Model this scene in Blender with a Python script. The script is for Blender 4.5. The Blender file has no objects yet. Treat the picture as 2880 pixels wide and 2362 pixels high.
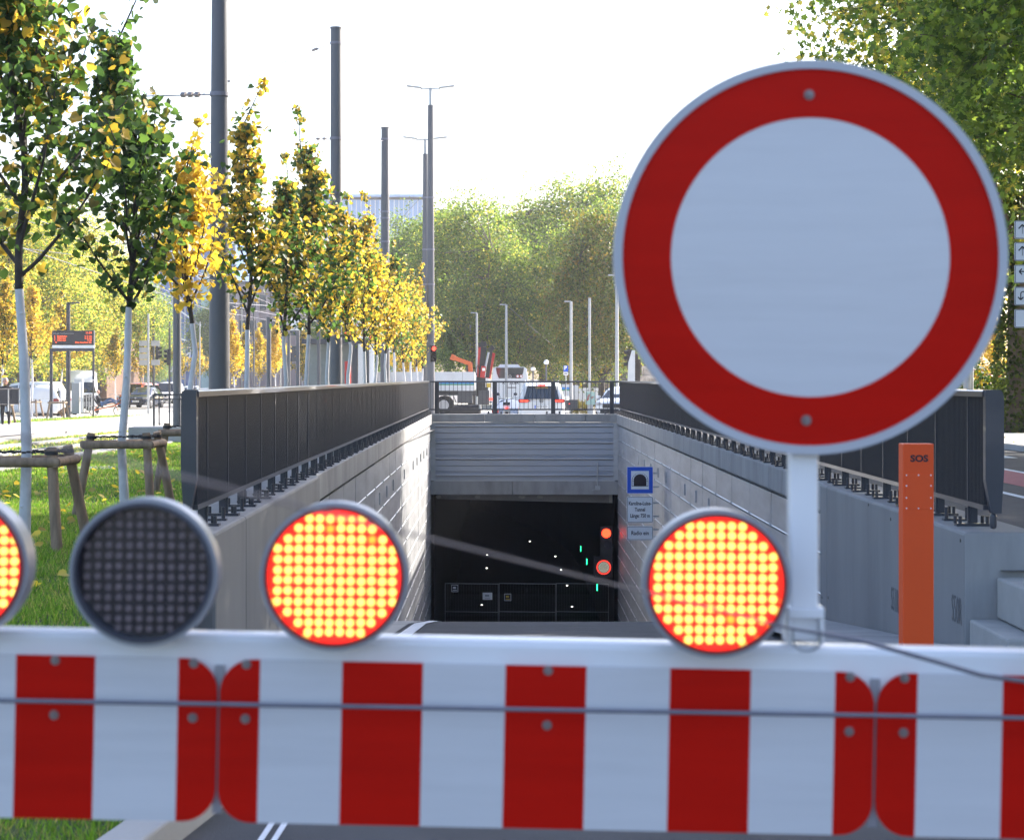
import bpy, math, random
import numpy as np
from mathutils import Vector, Matrix, noise
R = math.radians
scene = bpy.context.scene
col = scene.collection

# ---------------------------------------------------------------- camera
F, EYE, CX, HY = 5550.0, 1.55, 1440.0, 1063.0          # focal length in photo pixels, eye height
cam_d = bpy.data.cameras.new('camera'); cam = bpy.data.objects.new('camera', cam_d); col.objects.link(cam)
cam.location = (0, 0, EYE); cam.rotation_euler = (R(90), 0, 0)
cam_d.sensor_fit = 'HORIZONTAL'; cam_d.sensor_width = 36
cam_d.lens = F/2880*36
cam_d.shift_y = -(1181-HY)/2880
cam_d.clip_start = 0.1; cam_d.clip_end = 3000
cam_d.dof.use_dof = True; cam_d.dof.focus_distance = 50; cam_d.dof.aperture_fstop = 8.4; cam_d.dof.aperture_blades = 9
scene.camera = cam

# ---------------------------------------------------------------- sky, sun, exposure
SUN_AZ, SUN_EL = R(47), R(31)                          # azimuth from +Y towards +X
world = bpy.data.worlds.new("World"); scene.world = world; world.use_nodes = True
nt = world.node_tree; nt.nodes.clear()
sky = nt.nodes.new('ShaderNodeTexSky'); sky.sky_type = 'NISHITA'; sky.sun_disc = False
sky.sun_elevation = SUN_EL; sky.sun_rotation = SUN_AZ; sky.dust_density = 2.6; sky.air_density = 1.0; sky.ozone_density = 1.0
bg = nt.nodes.new('ShaderNodeBackground'); bg.inputs['Strength'].default_value = 0.15
wo = nt.nodes.new('ShaderNodeOutputWorld')
tint = nt.nodes.new('ShaderNodeVectorMath'); tint.operation = 'MULTIPLY'; tint.inputs[1].default_value = (.98, .98, 1.05)
nt.links.new(sky.outputs[0], tint.inputs[0]); nt.links.new(tint.outputs[0], bg.inputs[0]); nt.links.new(bg.outputs[0], wo.inputs[0])
sl = bpy.data.lights.new('sun', 'SUN'); sun = bpy.data.objects.new('sun', sl); col.objects.link(sun)
sl.energy = 5.0; sl.angle = R(0.5); sl.color = (1.0, 0.93, 0.82)
SV = Vector((math.sin(SUN_AZ)*math.cos(SUN_EL), math.cos(SUN_AZ)*math.cos(SUN_EL), math.sin(SUN_EL)))
sun.rotation_euler = SV.to_track_quat('Z', 'Y').to_euler()
vs = scene.view_settings; vs.view_transform = 'Standard'; vs.look = 'None'; vs.gamma = 1; vs.use_curve_mapping = False
vs.exposure = 1.48
cy = scene.cycles
cy.max_bounces = 8; cy.transparent_max_bounces = 8; cy.diffuse_bounces = 4; cy.glossy_bounces = 3; cy.transmission_bounces = 4
cy.use_denoising = True; cy.sample_clamp_indirect = 6
try: cy.denoiser = 'OPENIMAGEDENOISE'
except Exception: pass

# ---------------------------------------------------------------- helpers
def at(x, y, Y):
    return Vector(((x-CX)*Y/F, Y, EYE-(y-HY)*Y/F))
def lerp(a, b, t): return a+(b-a)*t
def interp(x, pts):
    if x <= pts[0][0]: return pts[0][1]
    for (a, u), (b, v) in zip(pts, pts[1:]):
        if x <= b: return lerp(u, v, (x-a)/(b-a))
    return pts[-1][1]
def gz(Y): return interp(Y, [(40, 0), (120, -0.65)])
def ramp_z(Y): return interp(Y, [(8, 0), (12, -.35), (18.5, -.92), (23.1, -1.33), (27, -1.78), (35, -2.85), (50, -5.0), (68, -7.3), (80, -8.3)])

def mat(name, color, rough=.6, metal=0., var=.12, scale=3., bump=0., bscale=60., spec=.5, stretch=(1, 1, 1), emit=None, estr=0, coat=0., stain=0.):
    m = bpy.data.materials.new(name); m.use_nodes = True
    n = m.node_tree.nodes; l = m.node_tree.links
    b = n['Principled BSDF']
    b.inputs['Roughness'].default_value = rough; b.inputs['Metallic'].default_value = metal
    b.inputs['Specular IOR Level'].default_value = spec; b.inputs['Coat Weight'].default_value = coat
    tc = n.new('ShaderNodeTexCoord'); mp = n.new('ShaderNodeMapping'); mp.inputs['Scale'].default_value = stretch
    l.new(tc.outputs['Object'], mp.inputs[0])
    nz = n.new('ShaderNodeTexNoise'); nz.inputs['Scale'].default_value = scale; nz.inputs['Detail'].default_value = 6; nz.inputs['Roughness'].default_value = .6
    l.new(mp.outputs[0], nz.inputs['Vector'])
    mr = n.new('ShaderNodeMapRange'); mr.inputs[1].default_value = .3; mr.inputs[2].default_value = .7
    mr.inputs[3].default_value = 1-var; mr.inputs[4].default_value = 1+var
    l.new(nz.outputs[0], mr.inputs[0])
    vm = n.new('ShaderNodeVectorMath'); vm.operation = 'SCALE'; vm.inputs[0].default_value = color[:3]
    l.new(mr.outputs[0], vm.inputs['Scale'])
    out = vm.outputs[0]
    if stain:
        n2 = n.new('ShaderNodeTexNoise'); n2.inputs['Scale'].default_value = scale*.35; n2.inputs['Detail'].default_value = 8; n2.inputs['Roughness'].default_value = .7
        l.new(mp.outputs[0], n2.inputs['Vector'])
        r2 = n.new('ShaderNodeMapRange'); r2.inputs[1].default_value = .5; r2.inputs[2].default_value = .68; r2.inputs[3].default_value = 1; r2.inputs[4].default_value = 1-stain
        l.new(n2.outputs[0], r2.inputs[0])
        v2 = n.new('ShaderNodeVectorMath'); v2.operation = 'SCALE'; l.new(out, v2.inputs[0]); l.new(r2.outputs[0], v2.inputs['Scale']); out = v2.outputs[0]
    l.new(out, b.inputs['Base Color'])
    if bump:
        bn = n.new('ShaderNodeTexNoise'); bn.inputs['Scale'].default_value = bscale; bn.inputs['Detail'].default_value = 4
        l.new(mp.outputs[0], bn.inputs['Vector'])
        bp = n.new('ShaderNodeBump'); bp.inputs['Strength'].default_value = bump; bp.inputs['Distance'].default_value = .01
        l.new(bn.outputs[0], bp.inputs['Height']); l.new(bp.outputs[0], b.inputs['Normal'])
    if emit:
        b.inputs['Emission Color'].default_value = (*emit, 1); b.inputs['Emission Strength'].default_value = estr
    return m

def leaf_mat(name, c1, c2, c3, patch=.5, trans=.5):
    """leaf colour: random per leaf between c1/c2, patches of c3 (autumn) by clump; thin leaves let light through"""
    m = bpy.data.materials.new(name); m.use_nodes = True
    n = m.node_tree.nodes; l = m.node_tree.links; n.clear()
    ge = n.new('ShaderNodeNewGeometry'); oi = n.new('ShaderNodeObjectInfo')
    tc = n.new('ShaderNodeTexCoord')
    nz = n.new('ShaderNodeTexNoise'); nz.inputs['Scale'].default_value = .9; nz.inputs['Detail'].default_value = 2; l.new(tc.outputs['Object'], nz.inputs['Vector'])
    mx = n.new('ShaderNodeMix'); mx.data_type = 'RGBA'; mx.inputs[6].default_value = (*c1, 1); mx.inputs[7].default_value = (*c2, 1)
    l.new(ge.outputs['Random Per Island'], mx.inputs[0])
    # autumn share = object colour red channel; second random from island
    ad = n.new('ShaderNodeMath'); ad.operation = 'MULTIPLY'; ad.inputs[1].default_value = 17.31; l.new(ge.outputs['Random Per Island'], ad.inputs[0])
    fr = n.new('ShaderNodeMath'); fr.operation = 'FRACT'; l.new(ad.outputs[0], fr.inputs[0])
    sm = n.new('ShaderNodeMath'); sm.operation = 'MULTIPLY_ADD'; sm.inputs[1].default_value = patch; l.new(nz.outputs[0], sm.inputs[0])
    h = n.new('ShaderNodeMath'); h.operation = 'MULTIPLY'; h.inputs[1].default_value = 1-patch; l.new(fr.outputs[0], h.inputs[0]); l.new(h.outputs[0], sm.inputs[2])
    sp = n.new('ShaderNodeSeparateColor'); l.new(oi.outputs['Color'], sp.inputs[0])
    lt = n.new('ShaderNodeMapRange'); lt.inputs[1].default_value = 0; lt.inputs[3].default_value = 0; lt.inputs[4].default_value = 1
    su = n.new('ShaderNodeMath'); su.operation = 'SUBTRACT'; l.new(sp.outputs[0], su.inputs[0]); l.new(sm.outputs[0], su.inputs[1])
    lt.inputs[1].default_value = -.04; lt.inputs[2].default_value = .04; l.new(su.outputs[0], lt.inputs[0])
    m2 = n.new('ShaderNodeMix'); m2.data_type = 'RGBA'; l.new(lt.outputs[0], m2.inputs[0]); l.new(mx.outputs[2], m2.inputs[6]); m2.inputs[7].default_value = (*c3, 1)
    hs = n.new('ShaderNodeHueSaturation'); l.new(m2.outputs[2], hs.inputs['Color']); 
    hm = n.new('ShaderNodeMapRange'); hm.inputs[3].default_value = .485; hm.inputs[4].default_value = .515; l.new(fr.outputs[0], hm.inputs[0]); l.new(hm.outputs[0], hs.inputs['Hue'])
    vm = n.new('ShaderNodeMapRange'); vm.inputs[3].default_value = .65; vm.inputs[4].default_value = 1.35; l.new(ge.outputs['Random Per Island'], vm.inputs[0]); l.new(vm.outputs[0], hs.inputs['Value'])
    p = n.new('ShaderNodeBsdfPrincipled'); p.inputs['Roughness'].default_value = .5; p.inputs['Specular IOR Level'].default_value = .35
    l.new(hs.outputs[0], p.inputs['Base Color'])
    t = n.new('ShaderNodeBsdfTranslucent')
    ht = n.new('ShaderNodeHueSaturation'); ht.inputs['Hue'].default_value = .508; ht.inputs['Saturation'].default_value = 1.1; ht.inputs['Value'].default_value = 2.2; l.new(hs.outputs[0], ht.inputs['Color']); l.new(ht.outputs[0], t.inputs['Color'])
    ms = n.new('ShaderNodeMixShader'); ms.inputs[0].default_value = trans; l.new(p.outputs[0], ms.inputs[1]); l.new(t.outputs[0], ms.inputs[2])
    o = n.new('ShaderNodeOutputMaterial'); l.new(ms.outputs[0], o.inputs[0])
    return m

def glow(name, c, s):
    m = bpy.data.materials.new(name); m.use_nodes = True
    b = m.node_tree.nodes['Principled BSDF']; b.inputs['Base Color'].default_value = (*[v*.3 for v in c], 1)
    b.inputs['Emission Color'].default_value = (*c, 1); b.inputs['Emission Strength'].default_value = s
    return m

class MB:
    def __init__(s): s.v = []; s.f = []; s.m = []; s.sm = []
    def add(s, vs, fs, mi=0, smooth=False):
        b = len(s.v); s.v += [tuple(v) for v in vs]
        for f in fs: s.f.append(tuple(b+i for i in f)); s.m.append(mi); s.sm.append(smooth)
        return s
    def box(s, c, d, mi=0, rz=0, M=None):
        x, y, z = d[0]/2, d[1]/2, d[2]/2
        vs = [Vector((a*x, b*y, e*z)) for a in (-1, 1) for b in (-1, 1) for e in (-1, 1)]
        if M is not None: vs = [M @ v for v in vs]
        if rz: q = Matrix.Rotation(rz, 3, 'Z'); vs = [q @ v for v in vs]
        vs = [v+Vector(c) for v in vs]
        return s.add(vs, [(0, 1, 3, 2), (4, 6, 7, 5), (0, 4, 5, 1), (2, 3, 7, 6), (0, 2, 6, 4), (1, 5, 7, 3)], mi)
    def bb(s, x0, x1, y0, y1, z0, z1, mi=0): return s.box(((x0+x1)/2, (y0+y1)/2, (z0+z1)/2), (abs(x1-x0), abs(y1-y0), abs(z1-z0)), mi)
    def beam(s, p0, p1, w, h, mi=0):
        p0 = Vector(p0); p1 = Vector(p1); d = (p1-p0).normalized()
        up = Vector((0, 0, 1)) if abs(d.z) < .95 else Vector((0, 1, 0))
        r = d.cross(up).normalized(); u = r.cross(d).normalized()
        vs = []
        for p in (p0, p1):
            for a, b in ((-1, -1), (1, -1), (1, 1), (-1, 1)): vs.append(p+r*(a*w/2)+u*(b*h/2))
        return s.add(vs, [(3, 2, 1, 0), (4, 5, 6, 7), (0, 1, 5, 4), (1, 2, 6, 5), (2, 3, 7, 6), (3, 0, 4, 7)], mi)
    def cyl(s, p0, p1, r0, r1=None, n=12, mi=0, cap=True, smooth=True):
        r1 = r0 if r1 is None else r1
        p0 = Vector(p0); p1 = Vector(p1); d = (p1-p0).normalized()
        a = Vector((1, 0, 0)) if abs(d.x) < .9 else Vector((0, 1, 0))
        u = d.cross(a).normalized(); w = d.cross(u).normalized()
        vs = [p+(u*math.cos(t)+w*math.sin(t))*r for p, r in ((p0, r0), (p1, r1)) for t in [2*math.pi*k/n for k in range(n)]]
        s.add(vs, [(k, (k+1) % n, n+(k+1) % n, n+k) for k in range(n)], mi, smooth)
        if cap: s.add(vs, [tuple(range(n-1, -1, -1)), tuple(range(n, 2*n))], mi)
        return s
    def tube(s, pts, rs, n=8, mi=0):
        pts = [Vector(p) for p in pts]
        vs = []; u = None
        for i, p in enumerate(pts):
            d = (pts[min(i+1, len(pts)-1)]-pts[max(i-1, 0)]).normalized()
            if u is None:
                a = Vector((1, 0, 0)) if abs(d.x) < .9 else Vector((0, 1, 0)); u = d.cross(a).normalized()
            else: u = (u-d*u.dot(d)).normalized()
            w = d.cross(u); r = rs[i] if hasattr(rs, '__len__') else rs
            vs += [p+(u*math.cos(t)+w*math.sin(t))*r for t in [2*math.pi*k/n for k in range(n)]]
        fs = [(i*n+k, i*n+(k+1) % n, (i+1)*n+(k+1) % n, (i+1)*n+k) for i in range(len(pts)-1) for k in range(n)]
        s.add(vs, fs, mi, True)
        s.add(vs, [tuple(range(n-1, -1, -1)), tuple(range((len(pts)-1)*n, len(pts)*n))], mi)
        return s
    def prism(s, poly, axis, a, b, mi=0, smooth=False):
        """poly of 2-D points extruded between a and b along axis: 'Y' -> (x,z), 'X' -> (y,z), 'Z' -> (x,y)"""
        def P(p, t): return {'Y': (p[0], t, p[1]), 'X': (t, p[0], p[1]), 'Z': (p[0], p[1], t)}[axis]
        n = len(poly); vs = [P(p, a) for p in poly]+[P(p, b) for p in poly]
        s.add(vs, [tuple(range(n-1, -1, -1)), tuple(range(n, 2*n))], mi)
        s.add(vs, [(k, (k+1) % n, n+(k+1) % n, n+k) for k in range(n)], mi, smooth)
        return s
    def disc(s, c, r0, r1, y0, y1, n=64, mi=0):
        """ring (r0>0) or disc about the Y axis between y0 (towards camera) and y1"""
        cs = [(math.cos(2*math.pi*k/n), math.sin(2*math.pi*k/n)) for k in range(n)]
        c = Vector(c)
        def ring(r, y): return [c+Vector((r*a, y, r*b)) for a, b in cs]
        if r0 <= 0:
            s.add(ring(r1, y0)+ring(r1, y1), [tuple(range(n)), tuple(range(2*n-1, n-1, -1))], mi)
            s.add(ring(r1, y0)+ring(r1, y1), [((k+1) % n, k, n+k, n+(k+1) % n) for k in range(n)], mi, True)
        else:
            v = ring(r0, y0)+ring(r1, y0)+ring(r1, y1)+ring(r0, y1)
            for a, b, sm in ((0, 1, False), (1, 2, True), (2, 3, False), (3, 0, True)):
                s.add(v, [(a*n+k, a*n+(k+1) % n, b*n+(k+1) % n, b*n+k) for k in range(n)], mi, sm)
        return s
    def sphere(s, c, r, nu=16, nv=10, mi=0, sc=(1, 1, 1)):
        c = Vector(c); vs = [c+Vector((0, 0, -r*sc[2]))]
        for j in range(1, nv):
            t = math.pi*j/nv-math.pi/2
            for i in range(nu):
                a = 2*math.pi*i/nu; vs.append(c+Vector((math.cos(a)*math.cos(t)*r*sc[0], math.sin(a)*math.cos(t)*r*sc[1], math.sin(t)*r*sc[2])))
        vs.append(c+Vector((0, 0, r*sc[2]))); L = len(vs)-1
        fs = [(0, 1+(i+1) % nu, 1+i) for i in range(nu)]+[(L, L-nu+i, L-nu+(i+1) % nu) for i in range(nu)]
        fs += [(1+j*nu+i, 1+j*nu+(i+1) % nu, 1+(j+1)*nu+(i+1) % nu, 1+(j+1)*nu+i) for j in range(nv-2) for i in range(nu)]
        return s.add(vs, fs, mi, True)
    def build(s, name, mats, parent=None, loc=None, bevel=0):
        me = bpy.data.meshes.new(name); me.from_pydata(s.v, [], s.f)
        if not isinstance(mats, (list, tuple)): mats = [mats]
        for m in mats: me.materials.append(m)
        me.polygons.foreach_set('material_index', s.m); me.polygons.foreach_set('use_smooth', s.sm); me.update()
        o = bpy.data.objects.new(name, me); col.objects.link(o)
        if parent: o.parent = parent
        if loc is not None: o.location = loc
        if bevel:
            b = o.modifiers.new('bevel', 'BEVEL'); b.width = bevel; b.segments = 2; b.limit_method = 'ANGLE'; b.angle_limit = R(40)
        return o

def tag(o, label=None, cat=None, group=None, kind=None):
    if label: o['label'] = label
    if cat: o['category'] = cat
    if group: o['group'] = group
    if kind: o['kind'] = kind
    return o
def empty(name, loc=(0, 0, 0), label=None, cat=None, group=None, rz=0):
    o = bpy.data.objects.new(name, None); col.objects.link(o); o.location = loc; o.rotation_euler = (0, 0, rz); o.empty_display_size = .2
    return tag(o, label, cat, group)
def copy_tree(o, parent=None):
    c = o.copy(); col.objects.link(c); c.parent = parent
    for ch in [x for x in KIDS.get(o.name, []) ]: copy_tree(ch, c)
    return c
KIDS = {}
def index_kids(root):
    ks = [x for x in bpy.data.objects if x.parent == root]; KIDS[root.name] = ks
    for k in ks: index_kids(k)
def text(name, s, size, loc, m, parent=None, align='CENTER', bold=0., ext=.0008, rot=(R(90), 0, 0), sx=1., spacing=1.):
    cu = bpy.data.curves.new(name, 'FONT'); cu.body = s; cu.size = size; cu.align_x = align; cu.align_y = 'CENTER'
    cu.offset = bold; cu.extrude = ext; cu.space_character = spacing; cu.resolution_u = 3
    t = bpy.data.objects.new('tmp', cu); col.objects.link(t)
    bpy.context.view_layer.update()
    me = bpy.data.meshes.new_from_object(t.evaluated_get(bpy.context.evaluated_depsgraph_get()))
    bpy.data.objects.remove(t)
    me.materials.clear(); me.materials.append(m)
    o = bpy.data.objects.new(name, me); col.objects.link(o)
    o.location = loc; o.rotation_euler = rot; o.scale = (sx, 1, 1)
    if parent: o.parent = parent
    return o
def skin(name, verts, edges, radii, m, parent=None, levels=1, root=0):
    me = bpy.data.meshes.new(name); me.from_pydata(verts, edges, []); me.materials.append(m)
    o = bpy.data.objects.new(name, me); col.objects.link(o)
    sk = o.modifiers.new('skin', 'SKIN'); sk.use_smooth_shade = True
    d = me.skin_vertices[0].data
    for i, r in enumerate(radii): d[i].radius = (r, r) if not isinstance(r, tuple) else r
    d[root].use_root = True
    if levels: sb = o.modifiers.new('sub', 'SUBSURF'); sb.levels = levels; sb.render_levels = levels
    if parent: o.parent = parent
    return o
def np_mesh(name, verts, loops, totals, mats, mi=None):
    me = bpy.data.meshes.new(name)
    me.vertices.add(len(verts)); me.vertices.foreach_set('co', np.asarray(verts, dtype=np.float32).ravel())
    me.loops.add(len(loops)); me.loops.foreach_set('vertex_index', np.asarray(loops, dtype=np.int32))
    totals = np.asarray(totals, dtype=np.int32); me.polygons.add(len(totals))
    me.polygons.foreach_set('loop_start', np.concatenate(([0], np.cumsum(totals)[:-1])).astype(np.int32))
    me.polygons.foreach_set('loop_total', totals)
    for m in (mats if isinstance(mats, (list, tuple)) else [mats]): me.materials.append(m)
    if mi is not None: me.polygons.foreach_set('material_index', np.asarray(mi, dtype=np.int32))
    me.update(calc_edges=True); return me

LEAF = {  # (u across, v along, w fold), faces
 'heart': (np.array([(0, 0, 0), (.3, -.13, .07), (.5, .15, .13), (.4, .6, .1), (0, 1, -.04), (-.4, .6, .1), (-.5, .15, .13), (-.3, -.13, .07)]), [(0, 1, 2, 3, 4), (0, 4, 5, 6, 7)]),
 'lobed': (np.array([(0, 0, 0), (.5, .1, .1), (.28, .35, .05), (.45, .75, .1), (.12, .62, 0), (0, 1.05, -.05), (-.12, .62, 0), (-.45, .75, .1), (-.28, .35, .05), (-.5, .1, .1)]), [(0, 1, 2, 3, 4, 5), (0, 5, 6, 7, 8, 9)]),
 'quad': (np.array([(0, 0, 0), (.42, .32, .12), (.12, 1, 0), (-.4, .55, .1)]), [(0, 1, 2, 3)]),
}
def leaves(name, P, size, rng, shape, m, droop=.5, outward=None):
    """one small folded leaf per point of P"""
    N = len(P); sh, fs = LEAF[shape]
    nrm = rng.normal(size=(N, 3)); nrm[:, 2] = np.abs(nrm[:, 2])*.9+.25
    if outward is not None: nrm += outward*.8
    nrm /= np.linalg.norm(nrm, axis=1, keepdims=True)
    d = rng.normal(size=(N, 3)); d[:, 2] -= droop
    if outward is not None: d += outward*.5
    d -= nrm*np.sum(d*nrm, axis=1, keepdims=True); d /= np.linalg.norm(d, axis=1, keepdims=True)
    r = np.cross(d, nrm)
    s = size*rng.uniform(.65, 1.2, (N, 1))
    V = (P[:, None, :]+s[:, :, None]*(sh[None, :, 0:1]*r[:, None, :]+sh[None, :, 1:2]*d[:, None, :]+sh[None, :, 2:3]*nrm[:, None, :])).reshape(-1, 3)
    k = len(sh); loops = []; tot = []
    for f in fs: pass
    base = (np.arange(N)*k)[:, None]
    fl = np.concatenate([np.array(f) for f in fs])[None, :]
    loops = (base+fl).ravel(); tot = np.tile([len(f) for f in fs], N)
    return np_mesh(name, V, loops, tot, m)
def mesh_obj(name, me, parent=None):
    o = bpy.data.objects.new(name, me); col.objects.link(o)
    if parent: o.parent = parent
    return o

# ---------------------------------------------------------------- materials
M = {}
M['asphalt'] = mat('asphalt', (.062, .064, .07), .85, var=.2, scale=2.5, bump=.6, bscale=180, stain=.15)
M['asphalt_light'] = mat('worn asphalt', (.16, .16, .165), .85, var=.2, scale=1.2, bump=.4, bscale=120)
M['concrete'] = mat('cast concrete', (.31, .31, .31), .8, var=.18, scale=1.6, bump=.25, bscale=45, stretch=(1, 1, .3), stain=.3)
M['concrete_dark'] = mat('smooth grey concrete', (.25, .25, .25), .7, var=.1, scale=1.3, bump=.12, bscale=30, stretch=(1, 1, .2), stain=.22)
M['concrete_light'] = mat('pale concrete', (.42, .41, .39), .85, var=.12, scale=1.4, bump=.25, bscale=40, stain=.2)
M['paving'] = mat('pale paving', (.5, .48, .45), .85, var=.1, scale=.8, bump=.2, bscale=20)
M['alu'] = mat('brushed aluminium', (.43, .44, .46), .42, metal=.35, var=.2, scale=1.5, bump=.05, bscale=60, stretch=(.3, .3, 2))
M['alu_grey'] = mat('grey ribbed aluminium', (.36, .38, .43), .5, metal=.3, var=.08, scale=1.1, stretch=(.5, .5, 2))
M['alu_edge'] = mat('panel edge highlight', (.62, .63, .65), .35, metal=.3, var=.05)  # paler than the panels: brightness of their lit edges put into the colour
M['anthracite'] = mat('anthracite paint', (.032, .035, .048), .38, var=.1, scale=5, spec=.5, coat=.15)
M['anthracite_bar'] = mat('anthracite railing bar', (.03, .033, .044), .42, var=.1, scale=6)
M['rail_top'] = mat('railing hand rail paint', (.05, .054, .068), .3, var=.08, scale=4, coat=.4)
M['pole'] = mat('mast grey paint', (.105, .11, .125), .45, var=.08, scale=1.5, stretch=(1, 1, .2), bump=.03, bscale=20)
M['galv'] = mat('galvanised steel', (.42, .43, .44), .45, metal=.5, var=.12, scale=8)
M['white_paint'] = mat('white powder coat', (.86, .86, .88), .32, var=.02, scale=4, coat=.3)
M['refl_white'] = mat('white reflective foil', (.67, .665, .69), .38, var=.035, scale=3.5, stretch=(.6, 1, 9), coat=.3, bump=.02, bscale=14, stain=.08)
M['refl_red'] = mat('red reflective foil', (.58, .008, .003), .55, var=.08, scale=2.5, stretch=(.5, 1, 6), coat=.03, spec=.08, stain=.14)
M['rim_grey'] = mat('sign rim', (.5, .51, .55), .45, var=.04)
M['steel_bolt'] = mat('steel bolt', (.27, .24, .24), .45, metal=.6, var=.1, scale=20)
M['wire'] = mat('steel wire', (.2, .2, .24), .5, metal=.3, var=.1, scale=20)
M['black'] = mat('black plastic', (.012, .012, .014), .45, var=.1)
M['dark_lens'] = mat('dark lens', (.014, .011, .02), .25, var=.2, scale=12, coat=.35)
M['dark_led'] = mat('unlit diode', (.16, .12, .13), .3, var=.2, scale=50)
M['housing'] = mat('lamp housing', (.32, .33, .37), .35, var=.06, metal=.2)
M['housing_dark'] = mat('lamp rim', (.035, .04, .065), .3, var=.1, coat=.3)
M['sos_orange'] = mat('orange pillar paint', (.85, .085, .004), .5, var=.07, scale=1.2, stretch=(1, 1, .4), bump=.02)
M['ink'] = mat('black lettering', (.015, .012, .02), .5, var=.05)
M['stencil'] = mat('faded stencil', (.15, .15, .155), .8, var=.35, scale=25)
M['sign_blue'] = mat('sign blue', (.012, .10, .62), .4, var=.05)
M['sign_white'] = mat('sign white', (.88, .88, .88), .4, var=.03)
M['sign_brown'] = mat('tunnel symbol', (.02, .006, .012), .5, var=.05)
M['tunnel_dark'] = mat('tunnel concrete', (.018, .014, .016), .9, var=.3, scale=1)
M['lit_red'] = glow('lit red lens', (1, .014, .008), 1.0)
M['lit_amber'] = glow('lit diode', (1, .70, .13), 1.0)
M['lit_dim'] = glow('weak diode', (1, .42, .04), .6)
M['sig_red'] = glow('signal red', (1, .035, .01), 2.6)
M['led_green'] = glow('green guide light', (.02, 1, .3), 3.5)
M['led_white'] = glow('white guide light', (1, .98, .9), 2)
M['orange_led'] = glow('orange dot text', (1, .13, .03), .8)
M['tail_red'] = glow('tail lamp lit', (1, .05, .03), 1.6)
M['tail_off'] = mat('tail lamp red', (.3, .01, .01), .25, var=.1, coat=.5)
M['road_white'] = mat('road marking', (.75, .76, .78), .7, var=.12, scale=6, bump=.2, bscale=100)
M['pink'] = mat('red cycle lane', (.36, .1, .12), .8, var=.12, scale=4)
M['wood_post'] = mat('weathered round timber', (.27, .19, .125), .8, var=.35, scale=5, bump=.6, bscale=14, stretch=(3, 3, .35), stain=.25)
M['strap'] = mat('black tree strap', (.02, .018, .02), .6, var=.2)
M['whitewash'] = mat('whitewashed bark', (.62, .62, .64), .75, var=.13, scale=9, bump=.7, bscale=30, stretch=(1, 1, .5), stain=.15)
M['bark_dark'] = mat('young bark', (.05, .04, .035), .85, var=.35, scale=14, bump=.8, bscale=40)
M['bark'] = mat('plane bark', (.16, .12, .085), .85, var=.4, scale=2.5, bump=.8, bscale=9)
M['ground_grass'] = mat('soil and turf', (.045, .075, .018), .95, var=.45, scale=2.2, bump=.5, bscale=60)
M['lime_leaf'] = leaf_mat('lime leaf', (.035, .062, .022), (.085, .13, .03), (.47, .34, .07), .4, .45)
M['plane_leaf'] = leaf_mat('plane leaf', (.07, .115, .025), (.18, .22, .045), (.46, .40, .09), .5, .52)
M['chestnut_leaf'] = leaf_mat('chestnut leaf', (.045, .065, .014), (.10, .12, .022), (.19, .14, .03), .5, .45)
M['shrub_leaf'] = leaf_mat('shrub leaf', (.025, .05, .01), (.06, .1, .015), (.18, .14, .02), .4, .35)
M['grass_blade'] = leaf_mat('grass blade', (.085, .17, .022), (.18, .27, .04), (.32, .30, .10), .3, .45)
M['car_white'] = mat('white car paint', (.78, .79, .8), .25, var=.02, coat=.8)
M['car_dark'] = mat('dark blue car paint', (.012, .02, .05), .2, var=.05, coat=.9)
M['car_silver'] = mat('silver car paint', (.4, .42, .45), .25, metal=.5, var=.03, coat=.8)
M['car_orange'] = mat('orange car paint', (.6, .11, .012), .25, var=.03, coat=.8)
M['car_glass'] = mat('tinted glass', (.012, .018, .026), .06, var=.1, spec=.8, coat=1)
M['tyre'] = mat('tyre rubber', (.02, .02, .021), .8, var=.15, scale=10)
M['rim_m'] = mat('alloy rim', (.4, .4, .42), .35, metal=.7, var=.1)
M['plastic_grey'] = mat('grey plastic', (.06, .062, .068), .6, var=.1)
M['crane_red'] = mat('crane red', (.5, .03, .022), .45, var=.2, scale=3)
M['orange_arm'] = mat('orange steel', (.62, .12, .02), .5, var=.15)
M['yellow'] = mat('yellow paint', (.6, .42, .03), .5, var=.15)
M['blue_stripe'] = mat('blue stripe', (.03, .22, .6), .4)
M['green_stripe'] = mat('green stripe', (.02, .25, .12), .4)
M['bed_grey'] = mat('white dropside', (.6, .61, .62), .5, var=.08, scale=2)
M['cabinet'] = mat('grey cabinet', (.36, .36, .355), .6, var=.06)
M['skin'] = mat('skin', (.48, .25, .17), .55, var=.08, scale=20)
M['hair_grey'] = mat('grey hair', (.4, .38, .36), .8, var=.2, scale=40)
M['black_cloth'] = mat('black cloth', (.015, .015, .018), .85, var=.2, scale=20)
M['jeans'] = mat('blue denim', (.07, .12, .24), .85, var=.2, scale=20)
M['fur'] = mat('brown and white fur', (.25, .15, .08), .9, var=.6, scale=6)

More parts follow.
